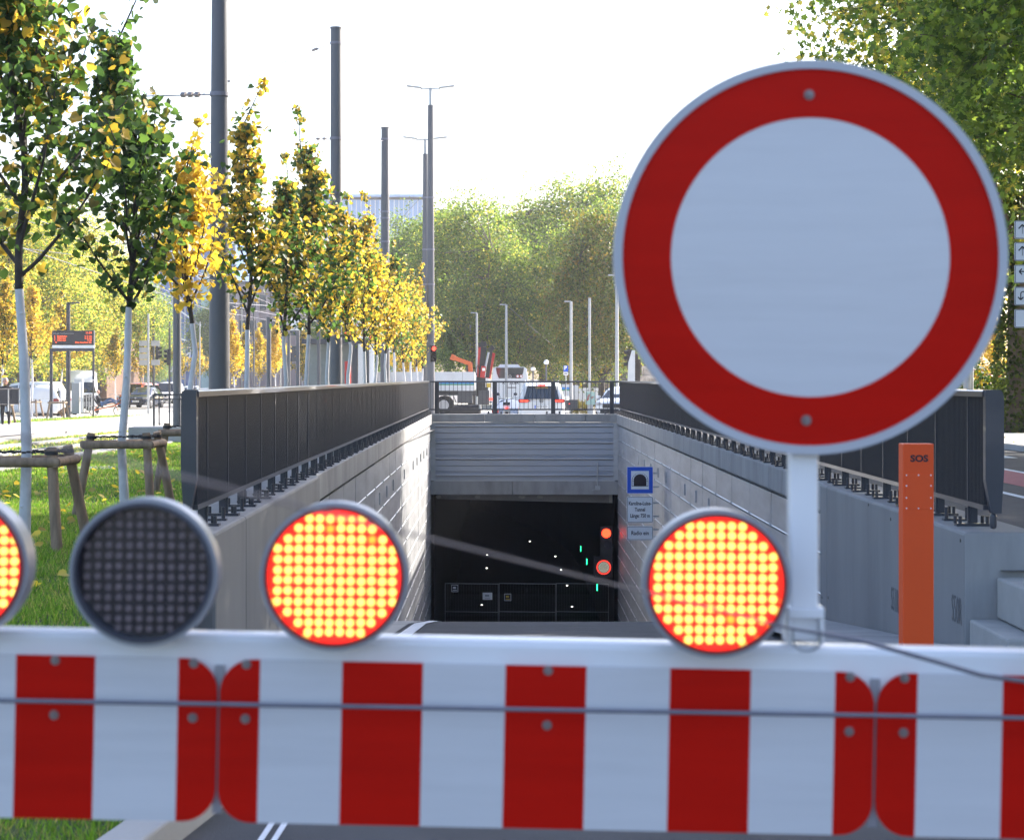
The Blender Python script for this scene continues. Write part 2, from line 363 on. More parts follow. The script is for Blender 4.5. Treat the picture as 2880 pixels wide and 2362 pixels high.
# ================================================================ FOREGROUND: barrier with lamps and sign
BY = 3.0                       # distance of the barrier
S = BY/F                       # metres per photo pixel there
ROLL = R(1.2)
def bar_pt(x, y, dy=0.):       # a photo pixel on the barrier plane
    return Vector(((x-CX)*S, BY+dy, EYE-(y-HY)*S))
piv = bar_pt(1540, 1872)
bar = empty('barrier', piv, 'long white boom barrier carrying red and white striped plates across the whole foreground', 'barrier')
bar.rotation_euler = (0, ROLL, 0)
def loc(x, y):                 # photo pixel -> barrier-local x,z (undoing the roll)
    d = bar_pt(x, y)-piv; c, s_ = math.cos(ROLL), math.sin(ROLL)
    return d.x*c-d.z*s_, d.x*s_+d.z*c
zt = loc(1540, 1803)[1]        # beam top
b = MB(); b.bb(-2.6, 2.6, .012, .06, -.06, zt); b.build('beam', M['white_paint'], bar, bevel=.012)

def plate(x0, x1, first_red, holes):
    """rounded plate 250 mm high with 125 mm stripes; local x range"""
    z1, z0, r = 0, -.2475, .05
    L = x1-x0
    def edge(x):               # half outline offset at a given x (rounded corners)
        d = min(x-x0, x1-x)
        return 0 if d >= r else r-math.sqrt(max(r*r-(r-d)**2, 0))
    cuts = sorted(set([x0, x1]+[c for c in first_red if x0 < c < x1]))
    xs = set(cuts)
    for k in range(9):
        t = r*(1-math.cos(math.pi/2*k/8)); xs.add(x0+t); xs.add(x1-t)
    xs = sorted(xs); xs = [x for i, x in enumerate(xs) if i == 0 or x-xs[i-1] > 1e-5]
    m = MB()
    def isred(x):
        i = sum(1 for c in cuts[1:-1] if x > c); return i % 2 == 0
    for a, c in zip(xs, xs[1:]):
        e0, e1 = edge(a), edge(c)
        vs = []
        for y in (0, .004):
            vs += [(a, y, z0+e0), (c, y, z0+e1), (c, y, z1-e1), (a, y, z1-e0)]
        m.add(vs, [(0, 1, 2, 3), (7, 6, 5, 4), (0, 4, 5, 1), (3, 2, 6, 7)], 0 if isred((a+c)/2) else 1)
    o = m.build('striped_plate', [M['refl_red'], M['refl_white']], bar)
    for hx, hz in holes:
        w = MB(); w.cyl((hx, -.0005, hz), (hx, -.002, hz), .0075, .007, 20); w.cyl((hx, -.002, hz), (hx, -.006, hz), .0045, .003, 16)
        w.build('bolt', M['steel_bolt'], o)
g = lambda px: loc(px, 1872)[0]
for gx in (616, 2465.5):
    b = MB(); b.bb(g(gx)-.007, g(gx)+.007, .008, .012, -.236, -.01); b.build('joint_strip', M['housing'], bar)
H1, H2 = -.007, -.090
def hl(*p): return [(g(x), z) for x in p for z in (H1, H2)]
plate(g(620), g(2461), [g(c) for c in (732, 963, 1190, 1422, 1650, 1885, 2113, 2350)], hl(693, 1542, 2392))
plate(g(-1226), g(612), [g(c) for c in (-1116, -885, -655, -424, -190, 45, 268, 502)], hl(545, 155, -1150))
plate(g(2470), g(4311), [g(c) for c in (2582, 2822, 3050, 3282, 3512, 3745, 3975, 4200)], hl(2545, 3390))

GRID = [(3, 8), (2, 9), (1, 10)]+[(0, 11)]*6+[(1, 10), (2, 9), (3, 8)]
def lamp(x, y, lit, label, weak=()):
    rt = empty('warning_lamp', bar_pt(x, y, -.03), label, 'warning lamp', 'round warning lamps on the barrier beam')
    rt.rotation_euler = (0, ROLL*.6, 0)
    h = MB(); h.disc((0, 0, 0), .1035, .111, -.02, .03); h.disc((0, 0, 0), .0, .108, .03, .045)
    h.build('housing', M['housing'], rt, bevel=.002)
    rm = MB(); rm.disc((0, 0, 0), .099, .1045, -.026, -.005); 
    rm.build('rim', M['housing_dark'] if not lit else M['tail_off'], rt, bevel=.002)  # on lit lamps the red glow on the rim is put into its colour
    ln = MB(); ln.disc((0, 0, 0), 0, .1015, -.002, .004); ln.build('lens', M['lit_red'] if lit else M['dark_lens'], rt)
    on, off = MB(), []; p = .0157
    rg = random.Random(int(x))
    for j, (a, c) in enumerate(GRID):
        for i in range(a, c+1):
            px, pz = (i-5.5)*p, (5.5-j)*p
            if j in (0, 11): pz *= .985
            q = Vector((px, 0, pz)); r_ = .0058 if lit else .0050
            tgt = on
            if (i, j) in weak: tgt = MB(); off.append(tgt)
            tgt.disc((px+rg.uniform(-.0004, .0004), 0, pz+rg.uniform(-.0006, .0006)), 0, r_, -.006, -.0015, n=12)
    on.build('diode_array', M['lit_amber'] if lit else M['dark_led'], rt)
    for w_ in off: w_.build('weak_diode', M['lit_dim'], rt)
    return rt
lamp(-104, 1585, True, 'lit amber warning lamp cut off by the left edge of the picture')
lamp(420, 1601, False, 'unlit dark grey warning lamp left of the two fully visible lit ones')
lamp(948, 1612, True, 'lit warning lamp standing in front of the left tunnel wall', weak=((5, 1), (9, 2)))
lamp(2006, 1632, True, 'lit warning lamp just left of the white post of the round sign', weak=((7, 9),))
lamp(3088, 1652, False, 'warning lamp whose rim only just enters the right edge of the picture')

# round prohibition sign on its post
sg = empty('road_sign', bar_pt(2279, 724, .0), 'big round white sign with red border on a white post above the barrier', 'road sign')
sr = S*554
d = MB(); d.disc((0, 0, 0), 0, sr, .002, .012, n=128); d.disc((0, 0, 0), sr*.955, sr, -.006, .002, n=128); d.build('rim', M['rim_grey'], sg)
d = MB(); d.disc((0, 0, 0), S*392, S*541, -.0015, .001, n=128); d.build('red_border', M['refl_red'], sg)
d = MB(); d.disc((0, 0, 0), 0, S*392.5, -.001, .001, n=128); d.build('white_face', M['refl_white'], sg)
for dx, dz in ((-4, 456), (-12, -458)):
    d = MB(); d.cyl((dx*S, -.002, dz*S), (dx*S, -.004, dz*S), .008, .0075, 20); d.cyl((dx*S, -.006, dz*S), (dx*S, -.010, dz*S), .005, .004, 16); d.build('bolt', M['steel_bolt'], sg)
d = MB(); x0 = (2226-2279)*S; x1 = (2306-2279)*S
d.bb(x0, x1, .014, .054, -(1806-724)*S, .25); d.build('post', M['white_paint'], sg, bevel=.004)
d = MB(); zb = -(1790-724)*S
for e in (x0-.003, x1+.003): d.bb(e-.003, e+.003, -.004, .062, zb-.012, zb+.045)
d.bb(x0-.006, x1+.006, -.006, .0, zb+.028, zb+.043)
d.build('bracket', M['white_paint'], sg, bevel=.002)
d = MB(); pts = []
for k in range(13):
    a = math.pi*k/12; pts.append(((x0+x1)/2-math.cos(a)*.021, -.012, zb-.004-math.sin(a)*.016))
pts = [(pts[0][0], -.012, zb+.012)]+pts+[(pts[-1][0], -.012, zb+.012)]
d.tube(pts, .002, 8); d.build('clamp_bolt', M['galv'], sg)

# wires in front of the boom
w = MB(); A = bar_pt(-700, 1943, -.045); B_ = bar_pt(3600, 2017, -.045); w.cyl(A, B_, .0035, n=8)
tag(w.build('cable', M['wire']), 'thin grey cable running level across the striped plates', 'cable')
w = MB(); p0 = at(2226, 1767, 2.88); dirv = (p0-at(300, 1290, 1.15)); 
w.tube([p0-dirv*1.55, p0-dirv*.5, p0, at(2420, 1800, 2.87), at(2640, 1862, 2.88), at(2760, 1898, 2.9), at(2900, 1918, 2.95), at(3400, 1960, 3.0)], [.0014, .0014, .002, .0035, .0035, .0035, .0035, .0035], 8)
tag(w.build('stay_cable', M['wire']), 'slanting grey stay cable, blurred, crossing the tunnel mouth down to the right', 'cable')

# ================================================================ GROUND
def XL(Y): return lerp(-2.40, -2.70, min(max((Y-16)/52, 0), 1.1))     # inner faces of the trench walls
def XR(Y): return lerp(3.67, 3.55, min(max((Y-16)/52, 0), 1.1))
WT = .30                                                             # top of the walls
PY = 68.0                                                            # portal face
xs = [-900, -300, -120, -60, -34, -22, -14, -8, -4, -2.66, 3.95, 6.2, 9, 12, 16, 22, 34, 60, 120, 300, 900]
ys = [-60, -10, 0, 4, 8, 12, 15.9, 20, 30, 40, 55, 68.3, 80, 100, 120, 160, 250, 500, 1200, 2500]
V, Fs = [], []
for y in ys:
    for x in xs: V.append((x, y, gz(y)-.004))
n = len(xs)
for j in range(len(ys)-1):
    for i in range(n-1):
        if 8 <= ys[j] < 68.3 and -2.7 < xs[i] < 3.9: continue
        if 8 <= ys[j] < 15.9 and xs[i] < 6.1 and xs[i] > -2.7: continue
        Fs.append((j*n+i, j*n+i+1, (j+1)*n+i+1, (j+1)*n+i))
g_ = MB(); g_.add(V, Fs); go = g_.build('ground', M['asphalt_light']); tag(go, kind='structure')
def sheet(name, poly, m, lift, kind='structure', zf=gz, step=4.):
    """thin sheet over the terrain between two x(y) edges: poly = [(y, x0, x1)...]"""
    y0, y1 = poly[0][0], poly[-1][0]; yy = sorted(set([p[0] for p in poly]+[y for y in (8, 12, 15, 18.5, 20, 23.1, 25, 27, 31, 35, 40, 50, 60, 68, 72, 80, 100, 120) if y0 < y < y1]))
    v = []
    for y in yy:
        v += [(interp(y, [(p[0], p[1]) for p in poly]), y, zf(y)+lift), (interp(y, [(p[0], p[2]) for p in poly]), y, zf(y)+lift)]
    f = [(2*i, 2*i+1, 2*i+3, 2*i+2) for i in range(len(yy)-1)]
    m_ = MB(); m_.add(v, f); o = m_.build(name, m); 
    return tag(o, kind=kind)
# ramp roadway and approach
sheet('ramp_road', [(8, -2.7, 6.2), (15.9, -2.7, 6.2), (16, -2.5, 3.8), (68, -2.85, 3.7), (90, -2.85, 3.7)], M['asphalt'], 0, zf=ramp_z)
sheet('approach_road', [(-6, -1.25, 7), (5.5, -1.25, 7), (7.3, -1.02, 7), (8, -1.1, 7)], M['asphalt'], .002)
sheet('lawn', [(-6, -14, -1.45), (5.5, -8.4, -1.45), (7.3, -8.4, -1.25), (8.0, -8.4, -1.35), (9, -8.4, -2.6), (16, -8.4, -2.65), (68, -8.4, -3.0)], M['ground_grass'], .004)
sheet('track_bed_turf', [(5, -13.3, -8.4), (115, -13.3, -8.4)], M['ground_grass'], .004)
sheet('tram_platform', [(28, -19, -13.4), (112, -19, -13.4)], M['paving'], .12)
b = MB(); 
for y0, y1 in ((28, 60), (60, 112)): b.add([(-13.4, y0, gz(y0)-.05), (-13.4, y1, gz(y1)-.05), (-13.4, y1, gz(y1)+.12), (-13.4, y0, gz(y0)+.12)], [(0, 1, 2, 3)])
tag(b.build('platform_edge', M['concrete_light']), kind='structure')
sheet('verge_grass', [(30, -22.5, -19.0), (112, -22.5, -19.0)], M['ground_grass'], .006)
sheet('far_road', [(68.4, -60, 40), (175, -60, 40)], M['paving'], .0)
sheet('road_beside_ramp', [(16.3, 4.2, 11), (45, 4.2, 11), (68, 4.2, 11)], M['asphalt'], .003)
sheet('cycle_lane', [(16.3, 7.25, 8.27), (60, 7.25, 8.27)], M['pink'], .008)
sheet('lane_line', [(16.3, 8.27, 8.40), (60, 8.27, 8.40)], M['road_white'], .009)
sheet('lane_line', [(16.3, 6.55, 6.68), (60, 6.55, 6.68)], M['road_white'], .009)
sheet('pavement', [(20, 11.0, 15), (80, 11.0, 15)], M['paving'], .12)
b = MB(); b.beam((10.95, 20, .05), (10.95, 80, .0), .12, .15); tag(b.build('kerb', M['concrete_light']), kind='structure')
# arrow fragment painted on the road
sheet('lane_marking', [(38, 9.45, 9.75), (42, 9.45, 9.75)], M['road_white'], .011)
# double white line in the foreground asphalt and the white edge line on the ramp crest
v = MB()
for o_ in (0, .045): v.add([(-.86+o_, 6.3, .006), (-.84+o_, 6.3, .006), (-.80+o_, 7.6, .006), (-.825+o_, 7.6, .006)], [(0, 1, 2, 3)])
tag(v.build('road_line', M['road_white']), kind='structure')
sheet('gutter_strip', [(16.1, -2.5, -1.22), (60, -2.7, -1.15)], M['concrete_light'], .008, zf=ramp_z)
sheet('edge_line', [(13, -1.16, -1.02), (60, -1.08, -.94)], M['road_white'], .012, zf=ramp_z)
# kerbs
k = MB()
kp = [(-1.33, -4), (-1.33, 5.5), (-1.1, 7.25), (-1.35, 8.3), (-2.3, 11.5), (-2.55, 16)]
for (xa, ya), (xb, yb) in zip(kp, kp[1:]): k.beam((xa, ya, ramp_z(ya)*.0+.03), (xb, yb, .03), .15, .14)
tag(k.build('kerb', M['concrete_light'], bevel=.01), kind='structure')
bank = MB()      # cheek wall between lawn and descending road before the trench wall starts
pts = [(-1.25, 8.2), (-2.35, 11.5), (-2.58, 16)]
for (xa, ya), (xb, yb) in zip(pts, pts[1:]): bank.add([(xa, ya, -1), (xb, yb, -1), (xb, yb, .02), (xa, ya, .02), (xa-.12, ya, -1), (xb-.12, yb, -1), (xb-.12, yb, .02), (xa-.12, ya, .02)], [(0, 1, 2, 3), (7, 6, 5, 4), (3, 2, 6, 7)])
tag(bank.build('cheek_wall', M['concrete_dark']), 'low grey concrete cheek wall beside the lawn in front of the left tunnel wall', 'wall')
pv = MB(); pv.add([(-2.5, 8, 0.0), (-1.3, 8, 0), (-2.4, 16, -.3), (-2.6, 16, -.3)], [(0, 1, 2, 3)])

# ================================================================ TRENCH WALLS
def wall(side):
    s = -1 if side == 'L' else 1; X = XL if side == 'L' else XR
    root = empty('retaining_wall', (X(16), 16, 0), 'concrete and metal clad wall along the %s side of the ramp' % ('left' if s < 0 else 'right'), 'retaining wall')
    yb = 25.2 if s < 0 else 23.4                          # end of the plain block
    rel = lambda x, y, z: (x-X(16), y-16, z)
    def slab(y0, y1, z1, bottom, in0, out, mb, mi=0):
        xa, xb = X(y0)+s*in0, X(y1)+s*in0; oa, ob = X(y0)+s*out, X(y1)+s*out
        v = [rel(xa, y0, bottom(y0)), rel(xb, y1, bottom(y1)), rel(ob, y1, bottom(y1)), rel(oa, y0, bottom(y0)), rel(xa, y0, z1), rel(xb, y1, z1), rel(ob, y1, z1), rel(oa, y0, z1)]
        mb.add(v, [(0, 3, 2, 1), (4, 5, 6, 7), (0, 1, 5, 4), (1, 2, 6, 5), (2, 3, 7, 6), (3, 0, 4, 7)], mi)
    blk = MB(); j = 17.9 if s < 0 else 22.9
    for a, c in ((16, j-.006), (j+.006, yb)): slab(a, c, WT, lambda y: ramp_z(y)-.6, 0, .62, blk)
    blk.build('end_block', M['concrete_dark'], root, bevel=.03)
    cp = MB(); y = yb+.01; k = 0
    while y < PY+.2:
        y1 = min(y+4.98, PY+.2); slab(y, y1, WT-.003, lambda q: WT-.34, .05, .60, cp); y = y1+.02
    cp.build('coping', M['concrete'], root, bevel=.012)
    bk = MB(); slab(yb+.02, PY+14, WT-.34-.002, lambda q: -9.2, .17, .58, bk); bk.build('backing', M['concrete_dark'], root)
    # aluminium cladding panels with lips and fixings
    rg = random.Random(5 if s < 0 else 9); pn = MB(); lip = MB(); fx = MB()
    y = yb+.1; ph, gap = .474, .026
    while y < PY-.15:
        y1 = min(y+2.5, PY-.02); zbot = ramp_z(y1)-.2; z = WT-.40; r = 0
        while z > zbot:
            t0, t1, t2 = rg.uniform(-.0025, .0025), rg.uniform(-.0025, .0025), rg.uniform(-.003, .004)
            f0, f1 = X(y)+s*(.10+t0), X(y1-.035)+s*(.10+t1)
            v = [rel(f0+s*t2, y, z-ph), rel(f1+s*t2, y1-.035, z-ph), rel(f1, y1-.035, z), rel(f0, y, z)]
            w_ = [(a+s*.05, b_, c_) for a, b_, c_ in v]
            fs = [(0, 1, 2, 3), (3, 2, 6, 7), (1, 5, 6, 2), (0, 3, 7, 4), (0, 4, 5, 1)]
            pn.add(v+w_, fs)
            # folded lip below each panel, catching light; edge highlight put into its paler colour
            lp = [rel(f0-s*.014, y, z-ph+.004), rel(f1-s*.014, y1-.02, z-ph+.004), rel(f1+s*.01, y1-.02, z-ph+.022), rel(f0+s*.01, y, z-ph+.022)]
            lip.add(lp, [(0, 1, 2, 3)])
            if r == 1 and rg.random() < .9: 
                yc = y+1.25; fx.box(rel(X(yc)+s*.085, yc, z-ph*.5), (.03, .1, .24))
            for q in (y+.03, y1-.05): fx.box(rel(X(q)+s*.09, q, z-ph+.01), (.02, .035, .035))
            z -= ph+gap; r += 1
        y = y1
    pn.build('cladding', M['alu'], root); lip.build('panel_lips', M['alu_edge'], root); fx.build('fixings', M['alu'], root)
    return root
wl = wall('L'); wr = wall('R')
# stencilled section numbers and small drill holes on the right block
for (px, pyy, s_) in ((2518, 1690, 'S51R'), (2690, 1718, 'S50R')):
    Yq = XR(18)*F/(px-CX); p = at(px, pyy, Yq)
    text('stencil_lettering', s_, .33, (XR(Yq)-.004-wr.location.x, Yq-wr.location.y, p.z), M['stencil'], wr, rot=(R(90), 0, R(-90)), sx=.55, bold=-.004)
hb = MB()
for px, py in ((2315, 1680), (2332, 1680), (2444, 1419), (2506, 1460), (2700, 1520)):
    Yq = XR(18)*F/(px-CX); p = at(px, py, Yq); hb.cyl((XR(Yq)-.004-wr.location.x, Yq-wr.location.y, p.z), (XR(Yq)+.02-wr.location.x, Yq-wr.location.y, p.z), .016, n=10)
hb.build('drill_holes', M['black'], wr)

# right end return wall, footway and steps
rt = empty('return_wall', (3.67, 16, 0), 'pale concrete return wall with paved steps right of the orange pillar', 'wall')
b = MB(); b.bb(.63, 3.4, 0, .35, -1.2, .297); b.build('return_face', M['concrete'], rt, bevel=.02)
b = MB(); b.bb(0.0, .63, -.02, -.004, -1.5, .292); b.build('end_face', M['concrete'], rt)
b = MB()
b.bb(.03, .55, -1.25, -.03, -1.0, -.40); b.bb(.56, 3.4, -1.6, -.03, -1.0, -.403); b.build('paved_step', M['concrete_light'], rt, bevel=.02)
b = MB(); b.bb(.25, 3.4, -1.2, -.04, -.39, -.06); b.build('upper_step', M['concrete_light'], rt, bevel=.02)
fw = sheet('footway', [(10.5, 2.55, 6.2), (15.9, 2.55, 6.2), (16, 2.55, 3.66), (40, 2.75, 3.62)], M['concrete'], .06, zf=ramp_z)
b = MB(); pts = [(6.2, 8), (6.2, 16)]; b.bb(6.12, 6.3, 8, 16.2, -1.2, .05); b.bb(-1.2, 6.2, 7.98, 8.0, -1.2, -.02)
tag(b.build('retaining_edge', M['concrete_dark']), 'low concrete edge of the footway outside the right of the picture', 'wall')

# ================================================================ PORTAL AND TUNNEL
XA, XB = -2.70, 3.55
po = empty('tunnel_portal', (0, PY, 0), 'tunnel portal wall with ribbed grey panels over the dark opening', 'tunnel portal')
b = MB()
for a, c in ((XA-.5, -.95), (-.94, .78), (.79, 2.53), (2.54, XB+.5)): b.bb(a, c, -.07, .55, WT-.27, WT+.004)
b.build('coping', M['concrete'], po, bevel=.015)
b = MB(); zA, zB = WT-.28, -1.97          # ribbed panel field
b.bb(XA-.18, XB+.2, .025, .1, zB, zA)
z = zA-.02; k = 0
while z > zB+.06:
    # one 0.575 m cassette: half-round ridge, highlight put into its paler metal, and two flat grooves
    pr = []
    for q in range(9):
        t = math.pi*q/8; pr.append((-.012-.045*math.sin(t), z-.10-.045*math.cos(t)*-1))
    b.prism([(.03, z-.145)]+[(p[0], p[1]) for p in pr[::-1]]+[(.03, z-.055)], 'X', XA+.06, XB-.06, 1)
    for dz, h_ in ((.0, .05), (.155, .19), (.355, .19)):
        zt_, zb_ = z-dz, z-dz-h_
        if zb_ > zB: b.prism([(.02, zt_), (-.004, zt_-.006), (-.012, zb_+.012), (.02, zb_)], 'X', XA+.05, XB-.05, 0)
    z -= .565
b.build('ribbed_panels', [M['alu_grey'], M['alu']], po)
b = MB(); b.bb(XA-.15, XA+.055, -.03, .02, zB, zA); b.bb(XB-.055, XB+.18, -.03, .02, zB, zA); b.bb(XA, XB, -.035, .02, zB-.03, zB+.02); b.bb(XA, XB, -.035, .02, zA-.02, zA)
b.build('panel_frame', M['alu'], po)
b = MB(); b.bb(XA-.16, -.0, -.03, .5, -2.47, zB-.032); b.bb(.012, XB+.18, -.03, .5, -2.47, zB-.032); b.build('lintel', M['concrete'], po, bevel=.012)
b = MB(); b.add([(XA+.08, .7, -2.50), (XB-.05, .7, -2.50), (XB-.05, .7, -2.80), (XA+.08, .7, -2.66), (XA+.08, .9, -2.50), (XB-.05, .9, -2.50), (XB-.05, .9, -2.80), (XA+.08, .9, -2.66)], [(3, 2, 1, 0), (4, 5, 6, 7), (2, 3, 7, 6), (0, 1, 5, 4), (0, 4, 7, 3), (1, 2, 6, 5)])
b.build('fascia_beam', M['concrete_dark'], po)
rg = random.Random(3)
for cx_, w_ in ((-2.55, .2), (-1.2, .22), (.35, .26), (.98, .26)):
    pl = [(cx_+w_*.5*math.cos(t)*rg.uniform(.7, 1.1), -2.59+.055*math.sin(t)*rg.uniform(.7, 1.2)) for t in [2*math.pi*i/12 for i in range(12)]]
    b = MB(); b.prism(pl, 'Y', .693, .699); b.build('paint_patch', M['concrete_light'], po)
b = MB(); b.bb(XB-.17, XB-.07, .69, .698, -2.78, -2.52); b.build('paint_patch', M['concrete_light'], po)
b = MB(); q = at(1681, 1300, PY-.1); q2 = at(1680, 1355, PY-.1); b.cyl((q.x, -.1, q.z), (q2.x, -.1, q2.z), .022); b.cyl((q2.x, -.1, q2.z), (q2.x+.02, -.06, q2.z-.25), .015)
b.bb(q2.x-.07, q2.x+.1, -.08, -.03, q2.z-.28, q2.z-.14); b.beam((q2.x-.2, -.06, q2.z-.3), (q2.x+.02, -.06, q2.z-.22), .02, .02)
b.build('antenna_rod', M['galv'], po)
# tunnel tube behind the portal, turning gently left as it goes down
tb = empty('tunnel', (0, PY, 0)); tag(tb, kind='structure')
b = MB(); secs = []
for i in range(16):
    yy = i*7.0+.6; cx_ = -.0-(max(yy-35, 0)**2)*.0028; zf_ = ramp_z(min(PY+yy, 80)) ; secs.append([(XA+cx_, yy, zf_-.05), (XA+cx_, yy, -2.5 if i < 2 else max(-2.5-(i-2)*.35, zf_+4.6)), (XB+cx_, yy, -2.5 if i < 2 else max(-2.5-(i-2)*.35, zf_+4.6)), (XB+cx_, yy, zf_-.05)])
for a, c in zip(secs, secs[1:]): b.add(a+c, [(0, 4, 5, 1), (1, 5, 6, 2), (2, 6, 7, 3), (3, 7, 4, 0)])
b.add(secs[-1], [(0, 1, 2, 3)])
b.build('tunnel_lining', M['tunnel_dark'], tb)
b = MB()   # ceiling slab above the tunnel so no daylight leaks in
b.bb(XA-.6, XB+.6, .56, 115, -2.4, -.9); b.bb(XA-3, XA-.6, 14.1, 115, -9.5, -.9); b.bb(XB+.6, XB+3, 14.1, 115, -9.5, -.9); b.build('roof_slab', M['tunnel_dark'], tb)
def lights(name, pts, m, label, cat, grp, size, vert=False):
    for i, (x, y, Yd) in enumerate(pts):
        p = at(x, y, Yd); b = MB()
        if vert: b.bb(-.022, .022, -.02, .02, -size, size); 
        else: b.sphere((0, 0, 0), size, 10, 6, sc=(1.5, 1, .8))
        o = b.build(name, m, loc=p); tag(o, label[i] if isinstance(label, list) else label, cat, grp)
        if vert:
            b = MB(); b.bb(.026, .09, -.02, .05, -size, size); b.build('holder', M['tunnel_dark'], o)
lights('guide_light', [(1593, 1476, 129), (1614, 1507, 113), (1634, 1543, 101.6), (1651, 1579, 93.4), (1680, 1651, 82)], M['led_green'],
       ['topmost and smallest green guide light in the tunnel', 'second green guide light from the top of the tunnel row', 'middle one of the five green tunnel guide lights',
        'second lowest green guide light, just left of the round speed display', 'lowest green guide light, under the round speed display'], 'guide light', 'green guide lights on the tunnel wall', .14, True)
lights('floor_stud', [(1490, 1522, 119), (1562, 1564, 109), (1578, 1602, 101), (1595, 1646, 93.8), (1609, 1706, 85), (1370, 1560, 110), (1369, 1597, 102), (1355, 1701, 85.7)], M['led_white'],
       ['small white light farthest up in the dark tunnel', 'white floor light at the top of the right hand row', 'white floor light second from the top of the right row', 'white floor light second lowest in the right row', 'lowest white floor light on the right of the tunnel',
        'white floor light at the top of the left hand column', 'white floor light in the middle of the left column', 'lowest white floor light on the left of the tunnel'], 'floor light', 'white floor lights in the tunnel', .032)
# mesh fence closing the tunnel
fe = empty('mesh_fence', at(1252, 1640, 70.2), 'thin grey mesh fence standing across the tunnel entrance', 'fence'); o0 = fe.location
u = 70.2/F
for a, c in ((1252, 1401), (1404, 1562), (1565, 1711)):
    b = MB(); w_ = (c-a)*u; x0 = (a-1252)*u
    for p_, q_ in (((x0, 0, 0), (x0, 0, -1.8)), ((x0+w_, 0, 0), (x0+w_, 0, -1.8)), ((x0, 0, 0), (x0+w_, 0, -.02)), ((x0, 0, -1.0), (x0+w_, 0, -1.02)), ((x0, 0, -1.75), (x0+w_, 0, -1.75))): b.cyl(p_, q_, .010, n=6)
    for i in range(1, 20): b.cyl((x0+w_*i/20, 0, 0), (x0+w_*i/20, 0, -1.75), .0016, n=3, cap=False)
    b.build('fence_panel', M['galv'], fe)
for (x, y, w_, h_, cols, lab) in ((1279, 1654, 19, 20, ('sign_brown', 'sign_white'), 'small dark notice on the left fence panel in the tunnel'), (1371, 1676, 27, 20, ('sign_white', 'galv'), 'white notice on the tunnel fence, the lightest of three'), (1428, 1679, 19, 20, ('sign_brown', 'yellow'), 'small dark notice with a yellow mark on the middle fence panel')):
    p = at(x, y, 70.12); b = MB(); hw, hh = w_*u/2, h_*u/2; b.bb(-hw, hw, 0, .01, -hh, hh, 0); o = b.build('notice', [M['sign_white'] if cols[0] == 'sign_brown' else M[cols[0]]], loc=p); tag(o, lab, 'notice', 'notices on the tunnel fence')
    b = MB()
    if cols[0] == 'sign_brown': b.bb(-hw*.86, hw*.86, -.004, -.001, -hh*.86, hh*.86); b.build('dark_field', M['sign_brown'], o)
    b = MB(); b.bb(-hw*.5, hw*.35, -.007, -.005, -hh*.1, hh*.45); b.bb(-hw*.6, hw*.6, -.007, -.005, -hh*.6, -hh*.45); b.build('print', M[cols[1]], o)
# red signal and speed display at the right of the opening
tl = empty('tunnel_signal', at(1705, 1499, 67.2), 'glowing red signal light in a dark box at the right of the tunnel mouth', 'traffic light')
b = MB(); b.bb(-.2, .2, .02, .22, -.95, .22); b.build('signal_box', M['black'], tl, bevel=.02)
b = MB(); b.disc((0, 0, 0), 0, .155, -.02, .02, n=32); b.build('red_lens', M['sig_red'], tl)
b = MB(); b.disc((0.06, 0, -.4), 0, .14, -.02, .02, n=32); b.build('dark_lens', M['dark_lens'], tl)
b = MB(); b.tube([(math.cos(t)*.17, -.12, math.sin(t)*.17) for t in [math.pi*i/12 for i in range(13)]], .01, 6); b.build('visor', M['black'], tl)
sp = empty('speed_display', at(1698, 1595, 67.2), 'round red ringed dotted speed display below the red signal', 'display')
b = MB(); b.bb(-.34, .3, .01, .2, -.36, .36); b.build('display_box', M['black'], sp, bevel=.01)
b = MB(); W_ = MB()
for r_, n_ in ((.235, 46), (.215, 42)):
    for i in range(n_): t = 2*math.pi*i/n_; b.box((r_*math.cos(t), 0, r_*math.sin(t)), (.02, .01, .02))
for r_ in (.17, .14, .105, .07, .035, .0):
    n_ = max(int(2*math.pi*r_/.032), 1)
    for i in range(n_): t = 2*math.pi*i/n_+r_*9; W_.box((r_*math.cos(t), 0, r_*math.sin(t)), (.016, .01, .016))
b.build('red_ring', glow('red ring dots', (1, .05, .03), 1.1), sp); W_.build('white_dots', glow('white dots', (1, 1, .8), .35), sp)

# ---- tunnel signs on the right wall
def sign_plate(y0, y1, name, label, cat='sign', rim='ink', rad=.03):
    Yd = 48.; p = at(1800, (y0+y1)/2, Yd); hw = 37*Yd/F; hh = (y1-y0)/2*Yd/F
    rt_ = empty(name, p, label, cat)
    def rr(w, h, r):
        return [(cx_+r*math.cos(a), cz_+r*math.sin(a)) for cx_, cz_, a0 in ((w-r, h-r, 0), (-w+r, h-r, 90), (-w+r, -h+r, 180), (w-r, -h+r, 270)) for a in [R(a0+15*i) for i in range(7)]]
    b = MB(); b.prism(rr(hw, hh, rad), 'Y', 0, .02); b.build('plate', M['sign_white'], rt_)
    if rim: 
        b = MB(); b.prism(rr(hw-.012, hh-.012, rad-.005), 'Y', -.003, -.001); b.build('rim', M['ink'], rt_)
        b = MB(); b.prism(rr(hw-.022, hh-.022, rad-.01), 'Y', -.006, -.004); b.build('face', M['sign_white'], rt_)
    b = MB(); 
    for dz in (-hh*.5, hh*.5): b.bb(hw-.1, hw+.14, .03, .07, dz-.02, dz+.02)
    b.build('wall_bracket', M['galv'], rt_)
    return rt_, hw, hh
ts, hw, hh = sign_plate(1312, 1388, 'tunnel_sign', 'blue framed square sign with a black tunnel arch symbol', rim=None)
b = MB(); b.bb(-hw+.01, hw-.01, -.003, -.001, -hh+.01, hh-.01); b.build('blue_frame', M['sign_blue'], ts)
